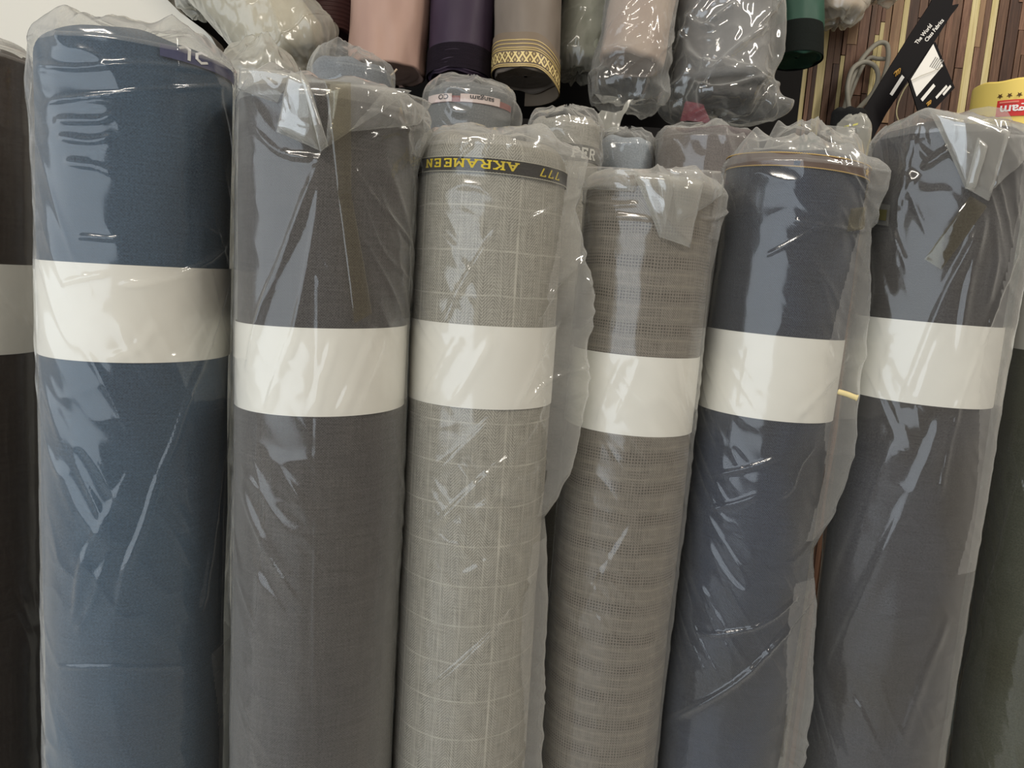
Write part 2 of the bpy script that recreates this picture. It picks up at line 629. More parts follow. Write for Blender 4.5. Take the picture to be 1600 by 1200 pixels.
    def bag(s, mat=None, gap=0.0018, fin=None, fin_th=1.38, fin_w=0.2, strokes=(), slope=0.6, amp=0.0012, cap_h=0.012, cap_amp=0.006, cap_seed=3, seed=5,
            fine_from=None, res=0.0017, fine_th=1.9, freq=70.0, peaks=(), name='plastic_bag', top_loose=0.0032, ext=0.0):
        """clear bag: side film with folds (strokes given as sight points), gathered crumpled cap; ext = empty length beyond the roll"""
        L = s.L + ext
        R0 = s.R + gap
        f0 = fine_from if fine_from is not None else max(0.05, L - 0.78)
        nf = max(8, int((L - f0) / res))
        hs = np.concatenate([np.linspace(0.004, f0, 8)[:-1], np.linspace(f0, L - 0.012, nf)])
        ncap = 46
        ta = np.linspace(0.02, 0.985, ncap) * pi / 2
        nfr = int(2 * fine_th * R0 / res)
        th = np.concatenate([np.linspace(-pi, -fine_th, 22)[:-1], np.linspace(-fine_th, fine_th, nfr), np.linspace(fine_th, pi, 22)[1:]])
        nth = len(th)
        T, H = np.meshgrid(th, hs)
        X = T * R0
        Rr = np.full_like(T, R0)
        # general slanted folds
        a = X + slope * H
        b = H - slope * X
        w = np.clip((vnoise(X * 14 + 3, H * 9 + 3, seed) - 0.38) * 2.2, 0, 1)
        amp = amp * 1.4
        Rr += amp * w * ridged(a * freq, b * freq * 0.16, seed + 1) ** 3
        Rr += amp * 1.1 * (vnoise(X * 18, H * 11, seed + 2) - 0.4) + amp * 0.22 * ridged(X * 46 + H * 30, H * 34 - X * 16, seed + 4) ** 2
        # looser and more crumpled near the mouth
        tl = smooth(L - 0.11, L - 0.005, H)
        Rr += top_loose * tl * (ridged(X * 34 + H * 12, H * 30, seed + 3) ** 2 - 0.25)
        # drawn folds
        for st in strokes:
            pts, wpx, hmm = st[0], st[1], st[2]
            q = s.stroke(pts, R0)
            q = q * V([R0, 1.0])
            q = np.array(catmull([V([p[0], p[1]]) for p in q], 4)) if len(q) > 2 else q
            dmin = np.full(T.shape, 1e9)
            tt = np.zeros(T.shape)
            n = len(q) - 1
            sgn = np.zeros(T.shape)
            box_ok = (X > q[:, 0].min() - .04) & (X < q[:, 0].max() + .04) & (H > q[:, 1].min() - .04) & (H < q[:, 1].max() + .04)
            xi, hi_ = X[box_ok], H[box_ok]
            dm = np.full(xi.shape, 1e9); ti = np.zeros(xi.shape); sg = np.zeros(xi.shape)
            for i in range(n):
                p, e = q[i], q[i + 1] - q[i]
                l2 = e @ e + 1e-12
                u = np.clip(((xi - p[0]) * e[0] + (hi_ - p[1]) * e[1]) / l2, 0, 1)
                dx, dy = xi - p[0] - u * e[0], hi_ - p[1] - u * e[1]
                dd = np.hypot(dx, dy)
                m = dd < dm
                dm = np.where(m, dd, dm)
                ti = np.where(m, (i + u) / n, ti)
                sg = np.where(m, np.sign(e[0] * dy - e[1] * dx), sg)
            wm = wpx * s.mpp
            taper = np.clip(np.minimum(ti, 1 - ti) * 5, 0.0, 1) ** 0.7
            asym = np.where(sg > 0, 1.0, 2.2)
            wav = 0.75 + 0.5 * vnoise(ti * 9, ti * 3 + 2, seed + 6)
            Rr[box_ok] += hmm * 0.0016 * taper * wav * np.exp(-(dm * asym / wm) ** 2)
        if fin is not None:
            ys = np.array([s.hit(800, 600, R0)[1] * 0 + s.hit_y(y) for y, _ in fin])
            fv = np.array([f for _, f in fin]) * s.mpp * 1.25
            o = np.argsort(ys)
            fz = np.interp(H, ys[o], fv[o])
            Rr += fz * np.exp(-((T - fin_th) / fin_w) ** 2) * (0.9 + 0.25 * vnoise(H * 30, T * 8, seed + 8))
            Rr += 0.12 * fz * ridged(X * 60 + H * 50, H * 20 - X * 20, seed + 9) * smooth(0.6, 1.2, T) * smooth(2.2, 1.5, T)
        Rr = np.maximum(Rr, s.R + 0.0016)
        Rr[:, -1] = Rr[:, 0]
        side = s.P(T, H, Rr)
        # cap
        Tc, Ac = np.meshgrid(th, ta)
        prog = Ac / (pi / 2)
        rim = Rr[-1][None, :]
        rc = rim * np.cos(Ac) ** 0.55 * (1 - 0.0 * prog)
        cx, cy = rc * np.cos(Tc), rc * np.sin(Tc)
        k = 1.0 / s.R
        cr = 0.7 * ridged(cx * k * 1.0 + 5, cy * k * 1.0 + 5, cap_seed) ** 1.5 + 0.3 * ridged(cx * k * 2.3 + 9, cy * k * 2.3 + 2, cap_seed + 1) ** 2
        rad = 0.7 * ridged(Tc * 1.5 + 11, prog * 1.1 + 4, cap_seed + 2) ** 2 + 0.3 * ridged(Tc * 4.2 + 11, prog * 2.0 + 4, cap_seed + 3) ** 2
        hc = (L - 0.012) + 0.012 * np.sin(Ac) + cap_h * np.sin(Ac) ** 1.1 * (0.35 + 0.9 * cr) + cap_amp * np.sin(np.minimum(Ac * 2, pi / 2)) * (rad - 0.3)
        for (pth, pr, ph, pw) in peaks:  # standing corners of film: angle, radius fraction, height, width (m)
            qx, qy = pr * s.R * cos(pth), pr * s.R * sin(pth)
            d = np.hypot(cx - qx, cy - qy)
            hc += ph * np.exp(-(d / pw) ** 1.3)
        hc = np.maximum(hc, L - 0.012 + 0.003) if ext == 0 else hc
        cap = s.P(Tc, hc, rc)
        P = np.concatenate([side.reshape(-1, 3), cap.reshape(-1, 3)])
        F_ = grid_faces(len(hs) + ncap, nth)
        # close the centre
        c0 = len(P)
        P = np.concatenate([P, s.P(0.0, hc[-1].mean(), 0.0)[None, :]])
        last = (len(hs) + ncap - 1) * nth
        tri = np.array([(last + i, last + i + 1, c0, c0) for i in range(nth - 1)])
        s.bag_rad = lambda: R0
        fl_ = [tuple(f) for f in ()]
        o = mesh_obj(name, P, F_, mat or FILM, s.e)
        s.bag_o = o
        if mat is None and fin is not None:
            fm = np.zeros(len(o.data.polygons), dtype=np.int32)
            zf = (fz[:-1, :-1] > 0.004) & (T[:-1, :-1] > 0.95 + 0.12 * np.sin(H[:-1, :-1] * 23)) & (T[:-1, :-1] < 2.0)
            fm[:zf.size] = zf.ravel()
        else:
            fm = 0
        if mat is None:  # gathered mouth: several layers of film
            o.data.materials.append(FILM_FLAP)
            mi = np.zeros(len(o.data.polygons), dtype=np.int32)
            mi[(len(hs) - 1) * (nth - 1):] = 1
            o.data.polygons.foreach_set('material_index', np.maximum(mi, fm).astype(np.int32))
        return o

    def hit_y(s, py):
        """height on the front line of the roll seen at image row py"""
        lo, hi = -0.5, 3.0
        f = lambda h: proj(s.B + s.A * h + s.N * s.R)[1] - py
        for _ in range(50):
            m = (lo + hi) / 2
            if (f(m) > 0) == (s.A[2] > 0):
                lo = m
            else:
                hi = m
        return (lo + hi) / 2

    def patch(s, name, c, mat, off=0.006, off2=None, nu=30, nv=30, crumple=0.0015, seed=21, bulge=0.0, double=False, parent=None, curl=0.0):
        """film sheet lying on the roll between four sight points c = (p00,p10,p11,p01)"""
        off2 = off if off2 is None else off2
        q = [V(s.hit(x, y, s.R + off)) for x, y in c]
        u = np.linspace(0, 1, nu)[None, :, None]
        v = np.linspace(0, 1, nv)[:, None, None]
        g = (q[0] * (1 - u) + q[1] * u) * (1 - v) + (q[3] * (1 - u) + q[2] * u) * v
        uu, vv = u[..., 0] + 0 * v[..., 0], v[..., 0] + 0 * u[..., 0]
        X, H = g[..., 0] * s.R, g[..., 1]
        r = s.R + off * (1 - vv) + off2 * vv + bulge * np.sin(pi * uu) * np.sin(pi * vv)
        r = r + crumple * (ridged(X * 45 + H * 20, H * 40, seed) ** 2 + ridged(X * 110, H * 60 + X * 40, seed + 1) ** 2 * 0.5)
        e = np.minimum(np.minimum(uu, 1 - uu), np.minimum(vv, 1 - vv))
        r = r - curl * np.exp(-(e / 0.05) ** 2)
        P = s.P(g[..., 0], H, r).reshape(-1, 3)
        F_ = grid_faces(nv, nu)
        if double:
            P2 = s.P(g[..., 0], H, r + 0.0012 + 0.002 * np.sin(pi * uu) * np.sin(pi * vv)).reshape(-1, 3)
            F_ = np.concatenate([F_, F_ + len(P)])
            P = np.concatenate([P, P2])
        return mesh_obj(name, P, F_, mat, parent or s.e)

    def text(s, name, polys, mat, th0, h0, sx, sy, flip=True, tilt=0.0, r=None, thick=0.0004, parent=None):
        """flat glyph polygons [(x,y)..] lists, wrapped on the roll; (th0,h0) is the origin"""
        r = (r or s.R) + 0.0014
        P, Fs = [], []
        for poly in polys:
            a = len(P)
            for lvl in (0, 1):
                for (x, y) in poly:
                    xx, yy = (-x, -y) if flip else (x, y)
                    P.append(s.P(th0 + xx * sx / s.R, h0 + yy * sy + tilt * xx * sx, r + lvl * thick))
            n = len(poly)
            Fs.append(tuple(a + n + i for i in range(n)))
            for i in range(n):
                j = (i + 1) % n
                Fs.append((a + i, a + j, a + n + j, a + n + i))
        return mesh_obj(name, np.array(P), Fs, mat, parent or s.e, smooth_sh=False)


def upright(name, xl, xr, xl2, xr2, R, ytop, label, y1=450, y2=1190, group=None):
    """a front-row roll from its silhouette at two image rows"""
    def slice_(xa, xb, y, D=None, Y=None):
        a, b = raydir(xa, y), raydir(xb, y)
        ah, bh = a[:2] / np.linalg.norm(a[:2]), b[:2] / np.linalg.norm(b[:2])
        m = (ah + bh) / np.linalg.norm(ah + bh)
        half = math.acos(np.clip(ah @ bh, -1, 1)) / 2
        D = R / sin(half) if Y is None else Y / m[1]
        c = (a + b)
        el = c[2] / np.linalg.norm(c[:2])
        return V([m[0] * D, m[1] * D, CAM[2] + el * D])
    p1 = slice_(xl, xr, y1)
    p2 = slice_(xl2, xr2, y2, Y=p1[1])
    A = (p1 - p2) / np.linalg.norm(p1 - p2)
    B = p1 - A * (p1[2] / A[2])
    r = Roll(name, B, A, R, 1.0, label, group=group)
    r.L = r.hit_y(ytop)
    r.mpp = (np.linalg.norm(p1[:2])) / FPX
    return r


def standing(name, px, ytop, depth, R, label, cat='fabric roll', z0=0.0, lean=(0, 0), group=None):
    """a roll standing on z0 whose top front is seen at (px, ytop)"""
    P = unproj(px, ytop, depth)
    A = V([lean[0], lean[1], 1.0]); A /= np.linalg.norm(A)
    B = P - A * ((P[2] - z0) / A[2])
    r = Roll(name, B, A, R, (P[2] - z0) / A[2], label, cat, group)
    r.mpp = depth / FPX
    return r


def hanging(name, bot, top, depth, R, L, label, cat='fabric roll', dtop=None, group=None):
    """an upper bolt whose LOWER end is the detailed end: axis runs downwards"""
    Pb = unproj(bot[0], bot[1], depth)
    Pt = unproj(top[0], top[1], dtop or depth)
    A = (Pb - Pt) / np.linalg.norm(Pb - Pt)
    B = Pb - A * L
    r = Roll(name, B, A, R, L, label, cat, group)
    r.mpp = depth / FPX
    return r


def ribbon(pts, w):
    """stroke polyline -> quads"""
    out = []
    for (a, b) in zip(pts[:-1], pts[1:]):
        a, b = V(a, dtype=float), V(b, dtype=float)
        d = b - a
        d /= np.linalg.norm(d)
        n = V([-d[1], d[0]]) * w / 2
        e = d * w * 0.35
        out.append([tuple(a - e - n), tuple(b + e - n), tuple(b + e + n), tuple(a - e + n)])
    return out


GLYPH = {
    'A': [[(0.05, 0), (0.4, 1), (0.75, 0)], [(0.2, 0.33), (0.6, 0.33)], [(-0.06, 0), (0.18, 0)], [(0.62, 0), (0.86, 0)]],
    'K': [[(0.12, 0), (0.12, 1)], [(0.68, 1), (0.14, 0.45)], [(0.32, 0.6), (0.7, 0)], [(0, 0), (0.25, 0)], [(0, 1), (0.25, 1)], [(0.56, 1), (0.8, 1)], [(0.58, 0), (0.84, 0)]],
    'R': [[(0.12, 0), (0.12, 1), (0.5, 1), (0.66, 0.88), (0.66, 0.62), (0.5, 0.5), (0.14, 0.5)], [(0.42, 0.5), (0.7, 0)], [(0, 0), (0.25, 0)], [(0.6, 0), (0.82, 0)]],
    'M': [[(0.1, 0), (0.1, 1), (0.42, 0.35), (0.74, 1), (0.74, 0)], [(0, 0), (0.22, 0)], [(0.62, 0), (0.86, 0)]],
    'E': [[(0.66, 0.12), (0.66, 0), (0.12, 0), (0.12, 1), (0.64, 1), (0.64, 0.86)], [(0.14, 0.52), (0.5, 0.52)], [(0.5, 0.4), (0.5, 0.64)]],
    'N': [[(0.1, 0), (0.1, 1), (0.68, 0), (0.68, 1)], [(0, 0), (0.22, 0)], [(0.56, 1), (0.8, 1)]],
    '7': [[(0.08, 0.86), (0.08, 1), (0.6, 1), (0.28, 0)]],
    'P': [[(0.12, 0), (0.12, 1), (0.5, 1), (0.66, 0.88), (0.66, 0.6), (0.5, 0.48), (0.14, 0.48)], [(0, 0), (0.28, 0)]],
    'S': [[(0.66, 0.85), (0.5, 1), (0.2, 1), (0.1, 0.8), (0.2, 0.58), (0.55, 0.45), (0.68, 0.25), (0.55, 0), (0.2, 0), (0.08, 0.15)]],
    'U': [[(0.1, 1), (0.1, 0.2), (0.25, 0), (0.52, 0), (0.68, 0.2), (0.68, 1)]],
}


def stroke_text(txt, w=0.13, adv=1.0):
    polys, x = [], 0.0
    for ch in txt:
        if ch == ' ':
            x += adv * 0.8
            continue
        for st in GLYPH[ch]:
            polys += ribbon([(p[0] + x, p[1]) for p in st], w)
        x += adv
    return polys, x


def font_mesh(txt, bold=0.0):
    """glyph outlines of a word as (verts, faces), one unit high"""
    c = bpy.data.curves.new('lettering', 'FONT')
    c.body = txt
    c.size = 1.0
    c.offset = bold
    c.resolution_u = 3
    o = bpy.data.objects.new('lettering', c)
    COL.objects.link(o)
    dg = bpy.context.evaluated_depsgraph_get()
    me = o.evaluated_get(dg).to_mesh()
    vs_ = [tuple(v.co) for v in me.vertices]
    fs = [tuple(p.vertices) for p in me.polygons]
    o.evaluated_get(dg).to_mesh_clear()
    bpy.data.objects.remove(o)
    bpy.data.curves.remove(c)
    return vs_, fs


def roll_font(s, name, txt, mat, th0, h0, size, flip=True, bold=0.01, r=None, tilt=0.0, parent=None, sxy=1.0):
    vs_, fs = font_mesh(txt, bold)
    r = (r or s.R) + 0.0026
    P = []
    for (x, y, z) in vs_:
        x, y = x * size * sxy, y * size
        if flip:
            x, y = -x, -y
        P.append(s.P(th0 + x / s.R, h0 + y + tilt * x, r))
    return mesh_obj(name, np.array(P), fs, mat, parent or s.e, smooth_sh=False)


# ---- front row ------------------------------------------------------------
# dark brown roll at the far left
r0 = upright('fabric_roll', -215, 64, -195, 76, 0.076, 50, 'dark brown suiting roll cut off by the left picture edge')
r0.fabric(m_fabric('brown_suiting', srgb(58, 50, 46), srgb(54, 44, 38), 0.35, 0.2, 0.2), seed=2)
b0, b1 = r0.hit_y(556), r0.hit_y(409)
r0.band('paper_band', b0, b1, PAPER)
r0.bag(slope=0.4, amp=0.0009, cap_seed=2, seed=31, strokes=[([(-30, 70), (20, 76), (50, 84)], 3, 1.2), ([(-30, 400), (10, 470), (52, 520)], 4, .6)], cap_h=0.018)

# blue
r1 = upright('fabric_roll', 58, 359, 71, 349, 0.075, 42, 'blue suiting roll, tallest and leftmost of the fully visible ones')
r1.fabric(m_fabric('blue_suiting', srgb(64, 84, 104), srgb(60, 76, 94), 0.15, 0.07, 0.12), seed=4, bevel=0.02)
h1a, h1b = r1.hit_y(80), r1.hit_y(60)
sv1 = r1.band('selvedge', h1a, h1b, m_plain('violet_blue_print', srgb(62, 66, 104), 0.6, 0.3, 0.4, 60), th0=0.2, th1=1.5, tilt=-0.02, label='violet blue printed selvedge with white marks')
WM = m_plain('white_mark', (0.8, 0.8, 0.8), 0.5)
mk = ribbon([(0, 0.8), (0.3, 1), (0.62, 0.9), (0.6, 0)], 0.2) + ribbon([(1.9, 0.95), (1.5, 1.0), (1.15, 0.75), (1.15, 0.35), (1.5, 0.1), (1.95, 0.3)], 0.2)
r1.text('white_mark', mk, WM, r1.hit(280, 66)[0], h1a + 0.002, 0.012, 0.0085, flip=False, tilt=-0.05, parent=sv1)
r1.band('paper_band', r1.hit_y(567), r1.hit_y(415), PAPER, tilt=0.012)
r1.bag(slope=0.5, amp=0.0013, seed=33, cap_seed=6, cap_h=0.014, cap_amp=0.008, fin=[(100, 0), (400, 3), (700, 3), (1000, 2), (1040, 5), (1200, 6)],
       peaks=[(0.45, 0.75, 0.012, 0.012), (-0.9, 0.85, 0.006, 0.015)],
       strokes=[([(357, 430), (300, 600), (268, 690), (245, 745), (222, 820), (195, 890), (180, 960)], 6, 2.0),
                ([(357, 540), (338, 780), (322, 900), (312, 960)], 7, 1.6), ([(350, 650), (345, 800), (342, 1000)], 4, 1.2),
                ([(122, 370), (160, 373), (195, 375)], 3, 1.2), ([(355, 378), (315, 412), (255, 432), (185, 443)], 4, 1.6),
                ([(98, 444), (135, 434), (168, 428)], 4, 1.0), ([(240, 500), (210, 540), (165, 560)], 8, 0.9), ([(325, 490), (290, 545), (262, 562)], 9, 0.9),
                ([(60, 103), (120, 108), (230, 103), (352, 118)], 4, 1.2), ([(72, 164), (150, 152), (235, 143), (358, 134)], 3, 1.3),
                ([(85, 190), (150, 190), (180, 180)], 6, 1.0), ([(90, 215), (140, 222), (178, 215)], 6, 0.9), ([(100, 255), (150, 262), (180, 275)], 7, 0.8),
                ([(90, 1040), (180, 1042), (300, 1038)], 3, 0.7), ([(205, 730), (170, 800), (130, 880), (115, 975)], 9, 1.0), ([(170, 860), (140, 950), (120, 985)], 7, .8),
                ([(300, 350), (345, 372)], 3, 1.0)])

# charcoal with the collar-like flap and long tape
r2 = upright('fabric_roll', 370, 637, 362, 607, 0.073, 128, 'charcoal suiting roll with long strip of clear tape down its front')
r2.fabric(m_fabric('charcoal_suiting', srgb(80, 77, 76), srgb(72, 70, 71), 0.26, 0.22, 0.28), seed=6, bevel=0.012)
r2.band('paper_band', r2.hit_y(651), r2.hit_y(513), PAPER, tilt=0.02)
r2.bag(slope=0.75, amp=0.0013, seed=35, cap_seed=9, cap_h=0.012, cap_amp=0.006, fin=[(150, 13), (190, 12), (222, 5), (245, 0.5), (600, 2), (1200, 2)],
       peaks=[(0.3, 0.9, 0.006, 0.02), (-0.9, 0.8, 0.012, 0.02)],
       strokes=[([(505, 235), (470, 320), (440, 400), (410, 480), (385, 580)], 9, 2.2), ([(500, 280), (485, 380), (468, 470), (450, 560)], 7, 1.6),
                ([(545, 255), (590, 320), (640, 392)], 4, 1.2), ([(560, 300), (600, 400), (640, 450)], 4, 0.8), ([(455, 515), (438, 570), (415, 640)], 8, 1.1),
                ([(520, 525), (500, 590), (485, 650)], 7, 1.2), ([(580, 505), (555, 575), (522, 652)], 8, 1.4), ([(600, 525), (575, 590), (550, 650)], 5, 1.2),
                ([(498, 390), (494, 700), (488, 1190)], 2.5, 0.6), ([(430, 700), (410, 850), (400, 1000)], 14, 0.7),
                ([(400, 200), (440, 240), (500, 250)], 5, 1.2), ([(545, 240), (600, 210), (650, 200)], 6, 1.5), ([(620, 150), (650, 220), (655, 260)], 5, 2.0)])
r2.patch('bag_flap', ((430, 205), (500, 235), (480, 124), (456, 112)), FILM_FLAP, 0.009, 0.014, double=True, curl=0.004, parent=r2.bag_o)
r2.patch('bag_flap', ((500, 236), (513, 226), (482, 128), (468, 108)), FILM_FLAP, 0.013, 0.017, nu=12, double=True, curl=0.006, parent=r2.bag_o)
r2.patch('bag_flap', ((509, 230), (546, 206), (640, 142), (516, 132)), FILM_FLAP, 0.007, 0.010, crumple=0.003, curl=0.004, parent=r2.bag_o)
r2.patch('bag_flap', ((372, 140), (430, 160), (470, 118), (380, 108)), FILM_FLAP, 0.006, 0.010, crumple=0.003, curl=0.003, parent=r2.bag_o)
r2.patch('bag_flap', ((545, 206), (655, 195), (662, 160), (600, 140)), FILM_FLAP, 0.007, 0.010, crumple=0.004, seed=44, curl=0.003, parent=r2.bag_o)
tp = r2.patch('tape', ((554, 505), (582, 490), (549, 302), (528, 304)), TAPE, 0.0062, crumple=0.0004, curl=0.0008)
tp['label'] = 'strip of clear brown tape with a toothed end'
r2.patch('tape', ((528, 304), (549, 302), (545, 132), (508, 130)), TAPE, 0.0085, 0.016, crumple=0.0006, curl=0.0008)

# light grey herringbone with the lettered selvedge
r3 = upright('fabric_roll', 645, 872, 615, 815, 0.068, 203, 'light grey herringbone roll with yellow AKRAMEEN lettering')
r3.fabric(m_herring('herringbone_suiting', srgb(152, 149, 141), srgb(196, 192, 182)), seed=8, bevel=0.022)
r3.band('paper_band', r3.hit_y(639), r3.hit_y(509), PAPER, tilt=0.0)
hS = r3.hit_y(258)
SELV = m_fabric('dark_selvedge', srgb(54, 52, 50), None, 0.2, 0.1, 0.35, 0.0013, twill=1.0)
YEL = m_plain('yellow_thread', srgb(205, 182, 60), 0.7, 0.2, 0.3, 900)
sv_ = r3.band('selvedge', hS - 0.0062, hS + 0.0052, SELV, tilt=-0.02)
CRT = m_plain('cream_thread', srgb(190, 186, 172), 0.8, 0.2)
for dh in (-0.0065, 0.0055):
    pp = [r3.P(t, hS + dh - 0.02 * sin(t) * r3.R + 0.0003 * sin(t * 160), r3.R + 0.0012) for t in np.linspace(-1.6, 1.6, 160)]
    mesh_obj('edge_stitch', *tube_mesh(pp, 0.00035, 5), CRT, sv_)
pl, wtot = stroke_text('AKRAMEEN', 0.17, 1.03)
tA, hA = r3.hit(808, 266)
tN, hN = r3.hit(667, 252)
sx_ = (tA - tN) * r3.R / wtot
lt = r3.text('lettering', pl, YEL, tA, hS + 0.0028 - 0.02 * sin(tA) * r3.R + 0.0003, sx_, 0.0062, tilt=-0.02, parent=sv_)
pl, wtot = stroke_text('777', 0.13, 0.95)
t7, _ = r3.hit(872, 270)
t6, _ = r3.hit(838, 270)
r3.text('lettering', pl, YEL, t7, hS + 0.0026 - 0.02 * sin(t7) * r3.R, (t7 - t6) * r3.R / wtot, 0.0062, tilt=-0.015, parent=sv_)
r3.bag(slope=1.0, amp=0.0014, seed=37, cap_seed=12, cap_h=0.010, cap_amp=0.007,
       fin=[(215, 18), (260, 14), (310, 10), (330, 14), (480, 40), (560, 42), (640, 34), (740, 30), (800, 14), (832, 1), (870, 6), (950, 12), (1200, 20)], fin_th=1.36, fin_w=0.2,
       peaks=[(0.75, 0.85, 0.008, 0.012), (-0.2, 0.9, 0.004, 0.012)],
       strokes=[([(780, 350), (735, 420), (708, 470), (690, 520)], 6, 1.2), ([(892, 378), (868, 430), (848, 480), (838, 500)], 4, 2.2), ([(898, 400), (860, 500), (825, 590), (800, 640)], 7, 1.8),
                ([(850, 615), (818, 685), (765, 735), (700, 800), (670, 830)], 7, 1.8), ([(838, 875), (795, 955), (730, 1025), (655, 1090)], 5, 2.6),
                ([(842, 720), (790, 760), (740, 800)], 8, 1.2), ([(780, 640), (720, 700), (680, 740)], 9, 1.2), ([(880, 560), (845, 600), (820, 630)], 4, 1.5),
                ([(720, 520), (690, 570), (665, 620)], 10, 1.0), ([(770, 520), (735, 580), (705, 630)], 8, 1.0), ([(830, 800), (780, 860), (720, 900)], 8, 1.1),
                ([(740, 225), (722, 240), (712, 260)], 4, 1.6), ([(775, 215), (762, 232), (755, 250)], 4, 1.6), ([(805, 210), (795, 235)], 4, 1.4), ([(690, 215), (720, 222), (715, 240)], 4, 1.3),
                ([(885, 300), (850, 330), (800, 350)], 5, 1.2), ([(895, 330), (880, 420), (872, 470)], 5, 1.6)])

# grey brown glen check
r4 = upright('fabric_roll', 903, 1104, 838, 1022, 0.064, 272, 'grey brown checked roll, shortest of the front row')
r4.fabric(m_plaid('glen_check', srgb(122, 116, 108), srgb(172, 163, 148), srgb(98, 91, 84)), seed=10, bevel=0.012)
r4.band('paper_band', r4.hit_y(680), r4.hit_y(556), PAPER, tilt=0.0)
r4.bag(slope=0.9, amp=0.001, seed=39, cap_seed=14, cap_h=0.010, cap_amp=0.006, fin=[(290, 10), (340, 6), (420, 2), (560, 2), (1200, 2)],
       peaks=[(0.8, 0.85, 0.01, 0.014)],
       strokes=[([(975, 555), (950, 610), (930, 672)], 8, 1.2), ([(1000, 560), (960, 660)], 6, 0.8), ([(905, 316), (950, 322), (1000, 320)], 3, 1.5), ([(1132, 325), (1110, 342), (1085, 340)], 4, 1.8),
                ([(1060, 560), (1065, 600), (1072, 640)], 4, 0.8), ([(920, 345), (980, 340), (1020, 345)], 4, 0.8), ([(1000, 800), (940, 900), (890, 1000)], 10, 0.8), ([(1040, 760), (1000, 860)], 8, 0.7)])
r4.patch('bag_flap', ((1031, 370), (1080, 387), (1095, 283), (990, 270)), FILM_FLAP, 0.007, 0.013, double=True, curl=0.004, parent=r4.bag_o)
r4.patch('bag_flap', ((1040, 360), (1052, 300), (1046, 272), (1026, 268)), FILM_FLAP, 0.010, 0.013, nu=14, curl=0.005, parent=r4.bag_o)
r4.patch('bag_flap', ((1060, 350), (1128, 300), (1120, 268), (1045, 265)), FILM_FLAP, 0.006, 0.012, crumple=0.003, curl=0.004, parent=r4.bag_o)
r4.patch('bag_flap', ((895, 296), (990, 300), (1000, 266), (905, 262)), FILM_FLAP, 0.005, 0.010, crumple=0.003, curl=0.003, parent=r4.bag_o)

# navy with brown leather-like tape
r5 = upright('fabric_roll', 1112, 1331, 1028, 1207, 0.069, 232, 'navy denim-like roll with brown stitched band near its top')
r5.fabric(m_fabric('navy_suiting', srgb(62, 68, 82), srgb(60, 62, 68), 0.2, 0.10, 0.25, 0.0022, twill=1.0), seed=12, bevel=0.012)
r5.band('paper_band', r5.hit_y(655), r5.hit_y(524), PAPER, tilt=0.005)
hS5 = r5.hit_y(250)
sv5 = r5.band('selvedge', hS5 - 0.0058, hS5 + 0.0058, m_plain('brown_leatherette', srgb(92, 72, 62), 0.5, 0.4, 0.3, 60), tilt=-0.03, label='brown band with gold stitching')
GOLDT = m_plain('gold_thread', srgb(196, 164, 100), 0.6, 0.3, 0.3, 900)
for dh in (-0.0060, 0.0062):
    pp = [r5.P(t, hS5 + dh - 0.03 * sin(t) * r5.R + 0.00035 * sin(t * 190), r5.R + 0.0013) for t in np.linspace(-1.6, 1.6, 200)]
    mesh_obj('edge_stitch', *tube_mesh(pp, 0.0005, 5), GOLDT, sv5)
tS, hSt = r5.hit(1357, 258)
st5 = [(cos(pi / 2 + k * pi / 5) * (1 if k % 2 == 0 else 0.42), sin(pi / 2 + k * pi / 5) * (1 if k % 2 == 0 else 0.42)) for k in range(10)]
r5.text('star', [st5], GOLDT, 1.17, hS5 - 0.03 * sin(1.17) * r5.R, 0.0055, 0.0048, flip=False, parent=sv5)
r5.bag(slope=0.8, amp=0.0013, seed=41, cap_seed=4, cap_h=0.010, cap_amp=0.008,
       fin=[(235, 16), (270, 14), (340, 8), (420, 14), (560, 22), (740, 23), (820, 10), (862, 0), (890, 2), (950, 10), (1100, 20), (1200, 24)], fin_th=1.36, fin_w=0.2,
       peaks=[(-0.9, 0.8, 0.018, 0.014), (0.1, 0.3, 0.012, 0.02), (0.9, 0.85, 0.006, 0.012)],
       strokes=[([(1310, 258), (1340, 295), (1350, 335), (1348, 360)], 4, 1.6), ([(1240, 345), (1290, 356), (1345, 362)], 4, 1.6), ([(1195, 402), (1250, 372), (1310, 330)], 3, 1.0),
                ([(1272, 695), (1250, 725), (1236, 762), (1215, 778)], 3, 1.6), ([(1262, 915), (1225, 985), (1140, 1072), (1035, 1130)], 6, 2.8), ([(1248, 925), (1195, 972), (1140, 988), (1085, 988)], 4, 1.8),
                ([(1220, 712), (1160, 732), (1110, 742)], 4, 1.4), ([(1185, 772), (1150, 785), (1105, 795)], 5, 1.2), ([(1338, 540), (1290, 600), (1240, 650)], 7, 1.5), ([(1340, 440), (1320, 520), (1300, 580)], 5, 1.6),
                ([(1130, 270), (1145, 300), (1155, 330)], 3, 1.0), ([(1170, 540), (1160, 600), (1155, 640)], 6, 0.8), ([(1300, 780), (1262, 850), (1230, 880)], 7, 1.2)])
r5.patch('tape', ((1324, 362), (1352, 358), (1356, 322), (1330, 326)), TAPE, 0.006, crumple=0.0004, curl=0.0008)

